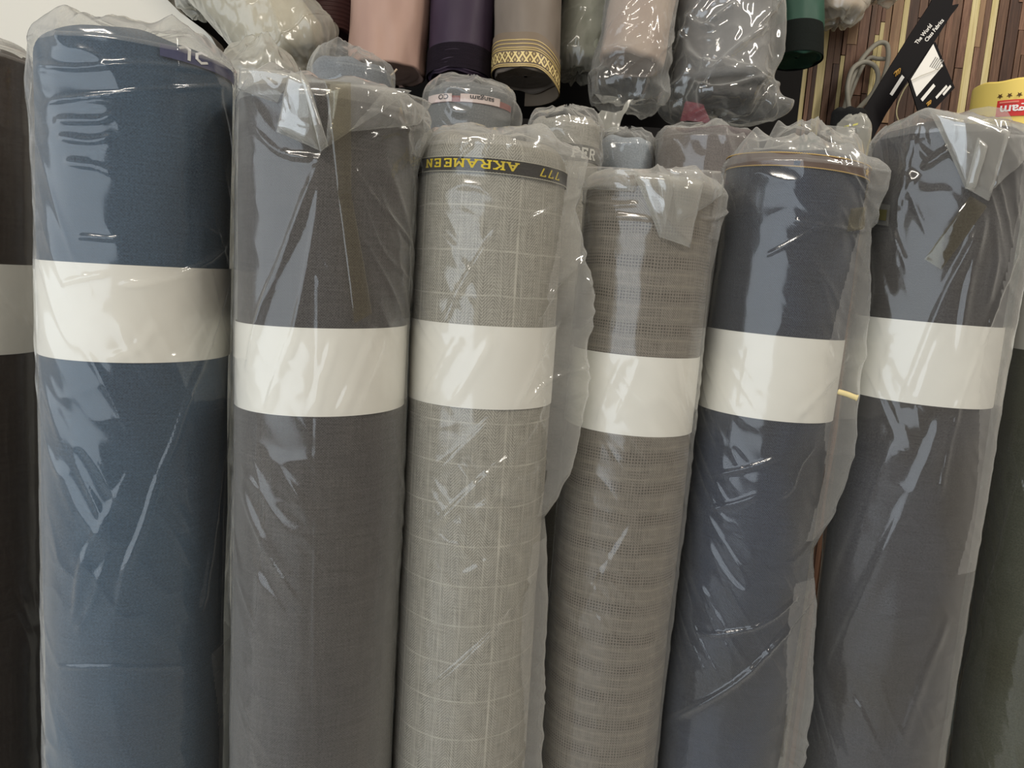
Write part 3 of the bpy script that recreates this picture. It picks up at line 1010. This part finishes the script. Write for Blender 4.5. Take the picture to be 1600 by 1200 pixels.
# slate with the large triangular flap
r6 = upright('fabric_roll', 1338, 1578, 1238, 1478, 0.071, 186, 'slate grey roll with large clear triangular bag flap at its top')
r6.fabric(m_fabric('slate_suiting', srgb(72, 72, 77), srgb(66, 63, 61), 0.16, 0.08, 0.12), seed=14, bevel=0.02)
r6.band('paper_band', r6.hit_y(631), r6.hit_y(503), PAPER, tilt=-0.02)
r6.bag(slope=0.55, amp=0.0015, seed=43, cap_seed=8, cap_h=0.008, cap_amp=0.005, fin=[(200, 6), (300, 6), (400, 10), (600, 8), (900, 4), (1200, 4)],
       peaks=[(-0.35, 0.8, 0.012, 0.03)],
       strokes=[([(1540, 325), (1510, 390), (1470, 470), (1435, 560), (1405, 640)], 8, 2.2), ([(1537, 335), (1522, 400), (1508, 460), (1495, 560)], 7, 2.0), ([(1592, 340), (1572, 425), (1545, 500), (1533, 540)], 5, 2.0),
                ([(1545, 325), (1555, 400), (1540, 480)], 6, 1.2), ([(1400, 350), (1420, 250), (1440, 190)], 10, 1.6), ([(1400, 420), (1405, 330), (1435, 270)], 12, 1.2), ([(1440, 265), (1470, 245), (1485, 235)], 6, 1.6),
                ([(1475, 640), (1445, 720), (1395, 830), (1340, 950), (1290, 1060)], 14, 2.2), ([(1420, 640), (1370, 760), (1320, 880), (1290, 960)], 22, 1.8), ([(1500, 620), (1480, 700), (1465, 780)], 5, 1.2),
                ([(1400, 520), (1385, 570), (1372, 620)], 10, 1.0), ([(1470, 520), (1450, 570), (1430, 630)], 8, 1.2), ([(1530, 540), (1500, 620), (1480, 650)], 6, 1.0), ([(1480, 960), (1440, 1060), (1400, 1180)], 9, 1.2),
                ([(1360, 330), (1372, 450), (1350, 520)], 8, 1.0)])
r6.patch('bag_flap', ((1509, 293), (1548, 314), (1578, 206), (1450, 168)), FILM_FLAP, 0.008, 0.012, double=True, crumple=0.001, curl=0.004, parent=r6.bag_o)
r6.patch('bag_flap', ((1510, 294), (1524, 297), (1543, 225), (1528, 214)), FILM_FLAP, 0.013, 0.015, nu=12, double=True, curl=0.005, parent=r6.bag_o)
r6.patch('bag_flap', ((1548, 300), (1600, 252), (1600, 212), (1570, 208)), FILM_FLAP, 0.007, 0.010, crumple=0.002, curl=0.003, parent=r6.bag_o)
t6p = r6.patch('tape', ((1444, 405), (1471, 421), (1543, 322), (1516, 306)), TAPE, 0.0068, crumple=0.0005, curl=0.0008)
st6 = r6.patch('sticker', ((1362, 350), (1388, 353), (1391, 320), (1366, 317)), m_film('clear_sticker', haze=0.25, hcol=(0.45, 0.44, 0.40), wrinkle=0.1), 0.005, crumple=0.0002)
r6.patch('sticker_mark', ((1370, 343), (1384, 345), (1386, 328), (1372, 327)), m_plain('faded_yellow_print', srgb(84, 80, 48), 0.7), 0.0062, crumple=0.0, nu=8, nv=8, parent=st6)

# olive grey at the right edge
r7 = upright('fabric_roll', 1592, 1822, 1480, 1690, 0.068, 225, 'olive grey roll cut off by the right picture edge')
r7.fabric(m_fabric('olive_suiting', srgb(86, 88, 76), srgb(76, 76, 60), 0.15, 0.08, 0.1), seed=16)
r7.band('paper_band', r7.hit_y(556), r7.hit_y(428), PAPER, tilt=-0.01)
r7.bag(slope=0.4, amp=0.0012, seed=45, cap_seed=10, strokes=[([(1598, 720), (1570, 840), (1530, 980), (1495, 1120)], 8, 1.6), ([(1590, 650), (1570, 760)], 8, 1.0)])

# ---- second row -----------------------------------------------------------
def back_roll(px, ytop, depth, R, mat, label, film=FILM_SOFT, cap_h=0.014, cap_amp=0.008, cap_seed=1, seed=50, peaks=(), strokes=(), bevel=0.012, name='fabric_roll', fin=None):
    r = standing(name, px, ytop, depth, R, label)
    r.fabric(mat, seed=seed, bevel=bevel, nth=64, nh=30)
    r.bag(film, slope=0.8, amp=0.002, seed=seed, cap_h=cap_h, cap_amp=cap_amp, cap_seed=cap_seed, fine_from=r.L - 0.16, res=0.0022, peaks=peaks, strokes=strokes, top_loose=0.005, fin=fin)
    return r


GREYB = m_fabric('blue_grey_cloth', srgb(118, 124, 132), None, 0.2, 0.1, 0.1)
ra = back_roll(405, 112, 1.00, 0.050, m_fabric('pale_grey_cloth', srgb(150, 148, 142), None, 0.2, 0.1, 0.1), 'pale grey roll in crumpled clear plastic between blue and charcoal rolls', cap_h=0.03, cap_seed=21, seed=51, peaks=[(0.3, .6, .012, .02)], film=FILM_CLOUDY)
rb = back_roll(550, 104, 0.98, 0.050, GREYB, 'small blue grey plastic wrapped roll below the pink bolt', cap_h=0.016, cap_seed=23, seed=53, peaks=[(-0.7, .6, .008, .02)])
LAV = m_fabric('steel_grey_cloth', srgb(112, 114, 116), None, 0.12, 0.06, 0.1)
rc = back_roll(735, 141, 1.00, 0.0545, LAV, 'steel grey roll with white paper label reading sangam upside down', cap_h=0.014, cap_amp=0.008, cap_seed=25, seed=55, bevel=0.016, fin=[(140, 0), (160, 8), (190, 14)])
LBL = m_plain('label_paper', srgb(226, 208, 204), 0.7, 0.2, 0.05)
INK = m_plain('black_ink', (0.02, 0.02, 0.025), 0.6, 0.2)
REDP = m_plain('label_red', srgb(150, 96, 92), 0.7)
h_ = rc.hit_y(152)
rc.band('selvedge', h_ - 0.0065, h_ + 0.001, REDP, th0=-1.2, th1=1.3)
for (xa, xb) in ((720, 780), (672, 707)):
    ta_, _ = rc.hit(xa, 150); tb_, _ = rc.hit(xb, 152)
    lb = rc.band('paper_label', h_ - 0.006, h_ + 0.0035, LBL, th0=ta_, th1=tb_, nth=16, r=rc.R + 0.0008)
    if xa == 720:
        roll_font(rc, 'lettering', 'sangam', INK, tb_ - 0.17, h_ + 0.0022, 0.0085, parent=lb, sxy=1.25, bold=0.012)
    else:
        roll_font(rc, 'lettering', 'CO', INK, tb_ - 0.08, h_ + 0.0026, 0.0082, parent=lb, sxy=1.2)
rd = back_roll(885, 187, 0.96, 0.044, m_fabric('ash_grey_cloth', srgb(158, 155, 148), None, 0.25, 0.2, 0.2), 'ash grey roll with woven PER lettering behind the herringbone roll', cap_h=0.016, cap_seed=27, seed=57, bevel=0.016, film=FILM_SOFT)
hP = rd.hit_y(236)
sp = rd.band('selvedge', hP - 0.0095, hP + 0.0095, m_fabric('grey_selvedge', srgb(112, 111, 108), None, 0.1, 0.1, 0.2))
pl, wt = stroke_text('PER', 0.2, 0.95)
rd.text('lettering', pl, m_plain('silver_thread', srgb(214, 212, 206), 0.6), rd.hit(893, 240)[0], hP - 0.0055, 0.0125, 0.011, flip=False, parent=sp)
rf = back_roll(980, 218, 1.06, 0.036, m_fabric('light_blue_cloth', srgb(150, 158, 168), None, 0.1, 0.1, 0.1), 'light blue grey roll in clear plastic right of the PER roll', cap_h=0.012, cap_seed=29, seed=59)
rh = back_roll(1106, 212, 1.05, 0.066, m_fabric('mushroom_cloth', srgb(128, 120, 114), srgb(112, 105, 104), 0.15, 0.1, 0.1), 'mushroom brown roll with pleated plastic top below the hanging grey bundle', cap_h=0.010, cap_amp=0.012, cap_seed=31, seed=61, bevel=0.006)
ri = back_roll(1272, 240, 0.99, 0.057, m_fabric('dim_grey_cloth', srgb(120, 120, 118), None, 0.15, 0.1, 0.1), 'grey roll with tall crumpled bag behind the navy roll', cap_h=0.026, cap_amp=0.012, cap_seed=33, seed=63, film=FILM_FLAP, peaks=[(-1.2, .9, .03, .014), (0.1, .3, .02, .03)])
rm = back_roll(1622, 214, 1.02, 0.062, m_fabric('teal_grey_cloth', srgb(150, 164, 160), None, 0.1, 0.06, 0.1), 'pale teal plastic wrapped roll below the yellow tube', cap_h=0.010, cap_seed=35, seed=65)
rk = standing('fabric_roll', 1328, 170, 1.10, 0.024, 'narrow black roll below the hanging white cord')
rk.fabric(m_fabric('black_cloth', (0.012, 0.012, 0.012), None, 0.1, 0.1, 0.1), nth=40, nh=20, bevel=0.008)
# small clear pouch with yellow print
rp = standing('plastic_pouch', 1335, 192, 1.06, 0.020, 'small clear pouch with yellow marks beside the narrow black roll', cat='pouch', z0=CAM[2] + 0.10)
rp.bag(FILM_CLOUDY, cap_h=0.008, cap_amp=0.006, res=0.002, fine_from=0.02, amp=0.002, name='pouch_film')
for (xa, ya) in ((1318, 196), (1332, 193)):
    rp.patch('yellow_mark', ((xa, ya + 4), (xa + 8, ya + 2), (xa + 9, ya - 1), (xa + 1, ya + 1)), m_plain('yellow_print', srgb(206, 198, 110), 0.6), 0.004, nu=6, nv=4, crumple=0)

# yellow tube with the red label, upper right
ry = standing('wrapped_tube', 1596, 137, 1.22, 0.068, 'yellow paper wrapped tube with stars and red label at right edge', cat='tube')
YP = m_plain('yellow_paper', srgb(238, 210, 112), 0.6, 0.3, 0.06, 10)
ry.fabric(YP, name='wrapper', bevel=0.004, rough=0.0004)
ta_, ha_ = ry.hit(1556, 180)
RED = m_plain('red_print', srgb(206, 44, 40), 0.5, 0.3, 0.05)
lb = ry.band('red_label', ry.hit_y(181), ry.hit_y(155), RED, th0=ta_, th1=ta_ + 1.6, nth=30)
WH = m_plain('white_print', (0.85, 0.84, 0.82), 0.6)
hl = (ry.hit_y(181) + ry.hit_y(155)) / 2
roll_font(ry, 'lettering', 'sangam', WH, ta_ + 0.95, hl + 0.0035, 0.0185, parent=lb, sxy=1.1, bold=0.02)
ry.band('print_line', hl + 0.0075, hl + 0.0100, m_plain('pink_print', srgb(226, 130, 110), 0.6), th0=ta_ + 0.05, th1=ta_ + 0.42, nth=10, r=ry.R + 0.0008, parent=lb)
for k in range(7):
    ry.text('star', [st5], m_plain('brown_ink', srgb(84, 56, 20), 0.6) if k == 0 else bpy.data.materials['brown_ink'], ta_ + 0.04 + k * 0.185, ry.hit_y(148), 0.0042, 0.0042, flip=True)
# loose corner of the teal roll's bag in front of the yellow tube
cl = [unproj(x, y, 1.00) - rm.B for x, y in ((1498, 178), (1520, 170), (1545, 166), (1572, 170), (1590, 200), (1572, 215), (1545, 200), (1525, 190), (1506, 186))]
mesh_obj('bag_corner', *slab(cl, 0.002, (0, -1, 0)), FILM_FLAP, rm.bag_o, smooth_sh=False)

# ---- upper bolts on the rack ------------------------------------------------
def satin(name, col, col2=None, rough=0.55):
    t = NT(name)
    uv = t.uv()
    n = t.noise(t.scl(uv, (20, 9, 1)), 1.0, 3)
    f = t.noise(t.scl(uv, (900, 900, 1)), 1.0, 1)
    c = t.mix(t.ss(n, 0.3, 0.7), col, col2 or col)
    return t.bsdf(c, rough, 0.25, t.bump(t.add(t.mul(n, 1.0), t.mul(f, 0.02)), 0.5, 0.004))


# pink
u3 = hanging('fabric_bolt', (604, 118), (612, 0), 1.18, 0.0585, 0.62, 'dusty pink bolt standing on the rack')
u3.fabric(satin('dusty_pink_cloth', srgb(176, 146, 132), srgb(168, 138, 126)), name='fabric', bevel=0.004, rough=0.003, seed=20, bottom=None)
# purple with pleated border
u4 = hanging('fabric_bolt', (717, 130), (724, 0), 1.17, 0.048, 0.62, 'dark purple bolt between the pink and the taupe bolts')
Lp = u4.L
u4.fabric(satin('dark_purple_cloth', srgb(62, 50, 66), srgb(54, 42, 58)), bevel=0.004, rough=0.0015, seed=22, nh=240,
          pleat=lambda T, H: np.where(H > Lp - 0.043, 0.0016 * np.sin(H * 2 * pi / 0.0062) - 0.001, 0.0))
u4.band('border', Lp - 0.004, Lp - 0.041, m_fabric('black_purple_border', srgb(28, 22, 30), None, .3, .1, .1), thick=0.0012,
        fh0=None)
# taupe with gold border
u5 = hanging('fabric_bolt', (821, 126), (826, 0), 1.15, 0.0495, 0.62, 'taupe bolt with gold lattice border at its hem')
Lq = u5.L
hem = lambda T: 0.020 * smooth(0.2, 1.4, T) - 0.006 * smooth(-0.2, -1.2, T)
u5.fabric(satin('taupe_cloth', srgb(128, 118, 108), srgb(118, 108, 98)), bevel=0.003, rough=0.0025, seed=24)


def gold_lattice():
    t = NT('gold_lattice')
    uv = t.uv()
    sep = t.n('SeparateXYZ', {0: uv})
    u, v = sep.outputs[0], sep.outputs[1]
    k = 1 / 0.0105
    a = t.math('ABSOLUTE', t.add(t.math('FRACT', t.add(t.mul(u, k), t.mul(v, k * 0.62))), -0.5))
    b = t.math('ABSOLUTE', t.add(t.math('FRACT', t.add(t.mul(u, k), t.mul(v, -k * 0.62))), -0.5))
    f = t.math('MAXIMUM', t.ss(a, 0.33, 0.42), t.ss(b, 0.33, 0.42))
    f2 = t.mul(t.ss(a, 0.2, 0.1), t.ss(b, 0.2, 0.1))
    c = t.mix(t.math('MAXIMUM', f, t.mul(f2, 0.6)), srgb(104, 84, 58), srgb(226, 204, 140))
    return t.bsdf(c, 0.45, 0.4)


GOLD = m_plain('gold_braid', srgb(188, 164, 108), 0.45, 0.4, 0.3, 300)
hemf = lambda off: (lambda T: Lq + hem(T) + off)
u5.band('hem', 0, 0, satin('taupe_hem', srgb(122, 108, 92)), fh0=hemf(-0.05), fh1=hemf(0.0), thick=0.001)
u5.band('lattice_border', 0, 0, gold_lattice(), fh0=hemf(-0.0215), fh1=hemf(-0.0065), r=u5.R + 0.0012)
for oo in (-0.0385, -0.033, -0.0275, -0.0245, -0.0035, -0.001):
    u5.band('gold_braid', 0, 0, GOLD, fh0=hemf(oo - 0.0008), fh1=hemf(oo + 0.0008), r=u5.R + 0.0012)


def upper(bot, top, depth, R, mat, label, film, dtop=None, ext=0.0, cap_h=0.02, cap_amp=0.014, seed=70, cap_seed=3, amp=0.003, gap=0.004, freq=45., slope=0.8, peaks=(), top_loose=0.012, L=0.6, fin=None, strokes=(), bevel=0.008):
    r = hanging('fabric_bolt', bot, top, depth, R, L, label, dtop=dtop)
    r.fabric(mat, bevel=bevel, rough=0.003, seed=seed, nth=64, nh=40)
    r.bag(film, gap=gap, slope=slope, amp=amp, seed=seed, cap_h=cap_h, cap_amp=cap_amp, cap_seed=cap_seed, ext=ext, fine_from=L - 0.30, res=0.0022, freq=freq, peaks=peaks, top_loose=top_loose, strokes=strokes, fin=fin)
    return r


upper((905, 98), (920, 0), 1.27, 0.038, satin('pale_green_cloth', srgb(170, 172, 156)), 'narrow pale green bolt in crinkled clear plastic', FILM_CLOUDY, seed=71, cap_seed=5, cap_h=0.02, ext=0.004)
upper((985, 104), (1004, 0), 1.14, 0.048, satin('beige_cloth', srgb(176, 160, 148), srgb(164, 146, 136)), 'beige bolt in clear plastic with an empty bag end below', FILM_DIM, seed=73, cap_seed=7, ext=0.045, cap_h=0.02, amp=0.004)
u8 = upper((1125, 146), (1130, 0), 1.21, 0.073, satin('grey_bundle_cloth', srgb(124, 124, 126), srgb(104, 104, 106)), 'large grey bolt in loose shiny plastic, widest on the rack', FILM_SHINY, seed=75, cap_seed=9, ext=0.036, cap_h=0.014, amp=0.009, gap=0.004, freq=26., top_loose=0.014,
           fin=[(-60, 6), (60, 12), (110, 4), (135, 14), (165, 44), (185, 50), (200, 40)],
           strokes=[([(1070, 52), (1090, 92), (1122, 104), (1150, 98)], 7, 6), ([(1122, 104), (1170, 58), (1195, 40)], 6, 5), ([(1085, 130), (1120, 142), (1170, 128), (1200, 130)], 7, 6), ([(1090, 148), (1150, 152), (1210, 166)], 6, 5),
                    ([(1100, 46), (1130, 20), (1148, 8)], 7, 5), ([(1075, 20), (1095, 40), (1120, 46)], 6, 4), ([(1150, 100), (1180, 120), (1195, 128)], 7, 5)])
u8.patch('pink_lining', ((1066, 190), (1112, 194), (1100, 164), (1076, 160)), m_film('pink_lining', haze=0.42, rough=0.4, edge=0.3, hcol=(0.55, 0.16, 0.20), f0=0.02), 0.001, nu=14, nv=14, crumple=0.006)
u9 = hanging('fabric_bolt', (1244, 96), (1246, 0), 1.27, 0.041, 0.6, 'dark green bolt right of the large grey bolt')
u9.fabric(satin('dark_green_cloth', srgb(48, 82, 68), srgb(42, 72, 60)), bevel=0.004, rough=0.002, seed=26)
u9.band('border', u9.L - 0.052, u9.L - 0.001, m_fabric('black_green_shade', srgb(22, 26, 24), None, .2, .1, .1))  # shadow on the bolt's lower end, painted as a black band
upper((1312, 24), (1325, -80), 1.33, 0.036, satin('rosy_cream_cloth', srgb(186, 168, 152)), 'cream bolt end in plastic right of the green bolt', FILM_CLOUDY, seed=77, cap_seed=11, cap_h=0.014)
upper((1372, -14), (1400, -110), 1.46, 0.040, satin('pale_cloth', srgb(184, 176, 160)), 'pale bolt end in plastic at the upper edge above the cord', FILM_CLOUDY, seed=79, cap_seed=13, cap_h=0.014)
# maroon with pleats, deeper in the rack
u2 = hanging('fabric_bolt', (517, 66), (520, 0), 1.36, 0.055, 0.5, 'dark maroon bolt behind the pink bolt')
L2 = u2.L
u2.fabric(satin('maroon_cloth', srgb(74, 46, 44), srgb(60, 36, 36)), bevel=0.004, seed=28, nh=200, pleat=lambda T, H: np.where(H > L2 - 0.09, 0.0018 * np.sin(H * 2 * pi / 0.0075), 0.0))
# cream bundle lying askew
u1 = upper((470, 92), (375, -20), 1.17, 0.060, satin('cream_cloth', srgb(196, 188, 168), srgb(180, 172, 150)), 'cream bolt in cloudy plastic lying askew beside the pink bolt', FILM_CLOUDY, seed=81, cap_seed=15, cap_h=0.03, amp=0.006, freq=30., gap=0.006, L=0.42, bevel=0.03)
u0 = upper((312, 8), (318, -80), 1.27, 0.030, satin('white_cloth', srgb(196, 196, 192)), 'white bolt end in plastic at the upper edge above the blue roll', FILM_CLOUDY, seed=83, cap_seed=1, cap_h=0.012)

# ---- wall hangings at the right ---------------------------------------------
NRM = (0, -1, 0)
WHT = m_plain('white_card', (0.78, 0.76, 0.72), 0.6)
GOLDI = m_plain('gold_foil', srgb(176, 134, 56), 0.4, 0.4)


def plane_frame(p0, p1, p2):
    """origin p0, x towards p1, y towards p2"""
    p0, p1, p2 = V(p0), V(p1), V(p2)
    return p0, (p1 - p0), (p2 - p0)


def flat_font(name, txt, mat, org, ex, ey, size, parent, base, bold=0.02, lift=0.0006):
    vs_, fs = font_mesh(txt, bold)
    ex = ex / np.linalg.norm(ex); ey = ey / np.linalg.norm(ey)
    n = np.cross(ex, ey)
    if n @ (CAM - org) < 0:
        n = -n
    P = [org - base + ex * (x * size) + ey * (y * size) + n * lift for x, y, z in vs_]
    return mesh_obj(name, np.array(P), fs, mat, parent, smooth_sh=False)


def flat_quad(name, pts, mat, parent, base, lift=0.0006, thick=0.0005):
    n = np.cross(pts[1] - pts[0], pts[3] - pts[0]); n /= np.linalg.norm(n)
    if n @ (CAM - pts[0]) < 0:
        n = -n
    return mesh_obj(name, *slab([p - base + n * lift for p in pts], thick, n), mat, parent, smooth_sh=False)


DS = 1.42
sb = unproj(1330, 215, DS)
e = empty('sample_strip', sb)
tag(e, 'black card strip reading The World Class Fabrics, leaning on the wood wall', 'sign')
mesh_obj('card', *slab([unproj(x, y, DS) - sb for x, y in ((1318, 225), (1358, 228), (1385, 177), (1421, 123), (1457, 70), (1486, 24), (1497, 10), (1498, 6), (1488, 8), (1492, -12), (1462, -12), (1452, 8), (1422, 54), (1395, 97), (1347, 175))], 0.003, NRM), PLASTIC_BLACK, e, smooth_sh=False)
ex = unproj(1480, 18, DS) - unproj(1436, 73, DS)
ey = unproj(1430, 66, DS) - unproj(1436, 73, DS)
ey = ey - ex * (ey @ ex) / (ex @ ex)
flat_font('lettering', 'The World', WHT, unproj(1433, 70, DS), ex, ey, 0.0098, e, sb)
flat_font('lettering', 'Class Fabrics', WHT, unproj(1448, 66, DS), ex, ey, 0.0098, e, sb)
flat_quad('white_plate', [unproj(x, y, DS) for x, y in ((1390, 147), (1394, 150), (1413, 121), (1409, 117))], WHT, e, sb)
def emblem(parent, base, cx, cy, d, s_):
    """gold arched emblem: three nested hooks"""
    for k in range(3):
        pts = []
        for a in np.linspace(0, pi * 0.95, 12):
            u_ = (k - 1) * 4.2 + 3.2 * cos(a) + 2
            v_ = 4 + 5.5 * sin(a)
            pts.append((u_, v_))
        pts = [(pts[0][0], -5)] + pts
        qs = []
        for (u_, v_) in pts:
            ang = radians(36)
            X_ = u_ * cos(ang) * s_ + v_ * sin(ang) * s_ * 0.35
            Y_ = -u_ * sin(ang) * s_ - v_ * cos(ang) * s_
            qs.append(unproj(cx + X_, cy + Y_, d) - base + V([0, -0.001, 0]))
        mesh_obj('gold_emblem', *tube_mesh(qs, 0.0009, 5), GOLDI, parent)
emblem(e, sb, 1399, 117, DS, 0.85)

DT = 1.36
tb = unproj(1440, 178, DT)
e2 = empty('swatch_card', tb)
tag(e2, 'small black and white folded swatch card hanging beside the black strip', 'card')
mesh_obj('card', *slab([unproj(x, y, DT) - tb for x, y in ((1419, 124), (1459, 66), (1462, 66), (1492, 137), (1446, 186), (1437, 182))], 0.003, NRM), PLASTIC_BLACK, e2, smooth_sh=False)
flat_quad('white_panel', [unproj(x, y, DT) for x, y in ((1423, 124), (1458, 69), (1473, 103), (1432, 151))], WHT, e2, tb)
GREY = m_plain('grey_print', srgb(140, 138, 134), 0.7)
for k in range(5):
    x0, y0 = 1452 + k * 2.9, 104 - 0 + k * 1.2
    flat_quad('print_line', [unproj(x, y, DT) for x, y in ((x0, y0), (x0 + 1.1, y0 + 1.0), (x0 + 10.5, y0 - 14), (x0 + 9.4, y0 - 15))], GREY, e2, tb, lift=0.0012)
flat_quad('white_plate', [unproj(x, y, DT) for x, y in ((1438, 155), (1441, 159), (1461, 135), (1458, 131))], WHT, e2, tb, lift=0.0012)
flat_quad('print_line', [unproj(x, y, DT) for x, y in ((1461, 152), (1463, 155), (1480, 136), (1478, 133))], WHT, e2, tb, lift=0.0012)
flat_quad('print_line', [unproj(x, y, DT) for x, y in ((1472, 147), (1474, 150), (1486, 136), (1484, 133))], WHT, e2, tb, lift=0.0012)
emblem(e2, tb, 1449, 164, DT, 0.6)
mesh_obj('string', *tube_mesh([unproj(x, y, DT - 0.006) - tb for x, y in ((1424, 126), (1440, 118), (1456, 112), (1473, 104))], 0.0006, 5), CRT, e2)

# white cord looped on the wall
CORDM = m_plain('cord_sleeve', srgb(150, 146, 134), 0.6, 0.3, 0.1, 60)
cpx = [(1312, 195), (1322, 160), (1330, 128), (1345, 95), (1368, 70), (1384, 68), (1388, 84), (1384, 110), (1370, 150), (1352, 175), (1338, 200)]
cpx2 = [(1330, 200), (1326, 165), (1324, 135), (1332, 108), (1350, 97), (1367, 104), (1372, 122), (1364, 145), (1345, 166), (1335, 178)]
cpx3 = [(1318, 178), (1340, 120), (1356, 92), (1372, 92), (1384, 92)]
cb = unproj(1340, 200, 1.58)
ec = empty('looped_cord', cb)
tag(ec, 'looped pale cord hanging on the shaded wood wall', 'cord')
for j, (cp, dd) in enumerate(((cpx, 1.535), (cpx2, 1.52), (cpx3, 1.545))):
    pts = catmull([unproj(x, y, dd) - cb for x, y in cp], 8)
    mesh_obj('cord_loop', *tube_mesh(pts, 0.0048 if j < 2 else 0.0042, 10), CORDM, ec)
sp_ = catmull([unproj(x, y, 1.40) for x, y in ((1424, 126), (1414, 138), (1404, 160), (1401, 178), (1407, 196), (1412, 215))], 6)
o = mesh_obj('thin_string', *tube_mesh(sp_, 0.0013, 7), m_plain('ivory_string', srgb(198, 186, 146), 0.7))
tag(o, 'thin ivory string hanging from the swatch card', 'string')

# ---- small things -------------------------------------------------------------
# pale stick caught between the navy and slate rolls
sk = catmull([unproj(1310, 612, .735), unproj(1324, 616, .73), unproj(1334, 620, .728), unproj(1340, 622, .727)], 4)
o = mesh_obj('wooden_stick', *tube_mesh(sk, [0.0026] * (len(sk) - 2) + [0.0034, 0.003], 8), m_plain('pale_wood', srgb(222, 204, 150), 0.7, 0.2, 0.2, 200))
tag(o, 'short pale wooden stick poking out between the navy and slate rolls', 'stick')
# torn plastic with a curled tip beside the ash grey roll
tp_ = [(935, 178), (940, 172), (950, 174), (960, 176), (972, 172), (976, 163), (982, 156), (990, 155), (984, 160), (980, 172), (974, 180), (970, 190), (966, 206), (935, 206)]
o = mesh_obj('torn_film', *slab([unproj(x, y, 1.09) for x, y in tp_], 0.0015, NRM), FILM_CLOUDY, smooth_sh=False)
tag(o, 'torn grey film with a curled tip behind the light blue roll', 'plastic scrap')
# stray thread end by the pink bolt
th_ = catmull([unproj(598, 130, 1.05), unproj(606, 122, 1.05), unproj(614, 115, 1.05), unproj(620, 108, 1.05)], 4)
o = mesh_obj('twist_tie', *tube_mesh(th_, 0.0013, 6), m_plain('tie_paper', srgb(196, 178, 156), 0.7))
tag(o, 'pale twist tie sticking up below the pink bolt', 'twist tie')
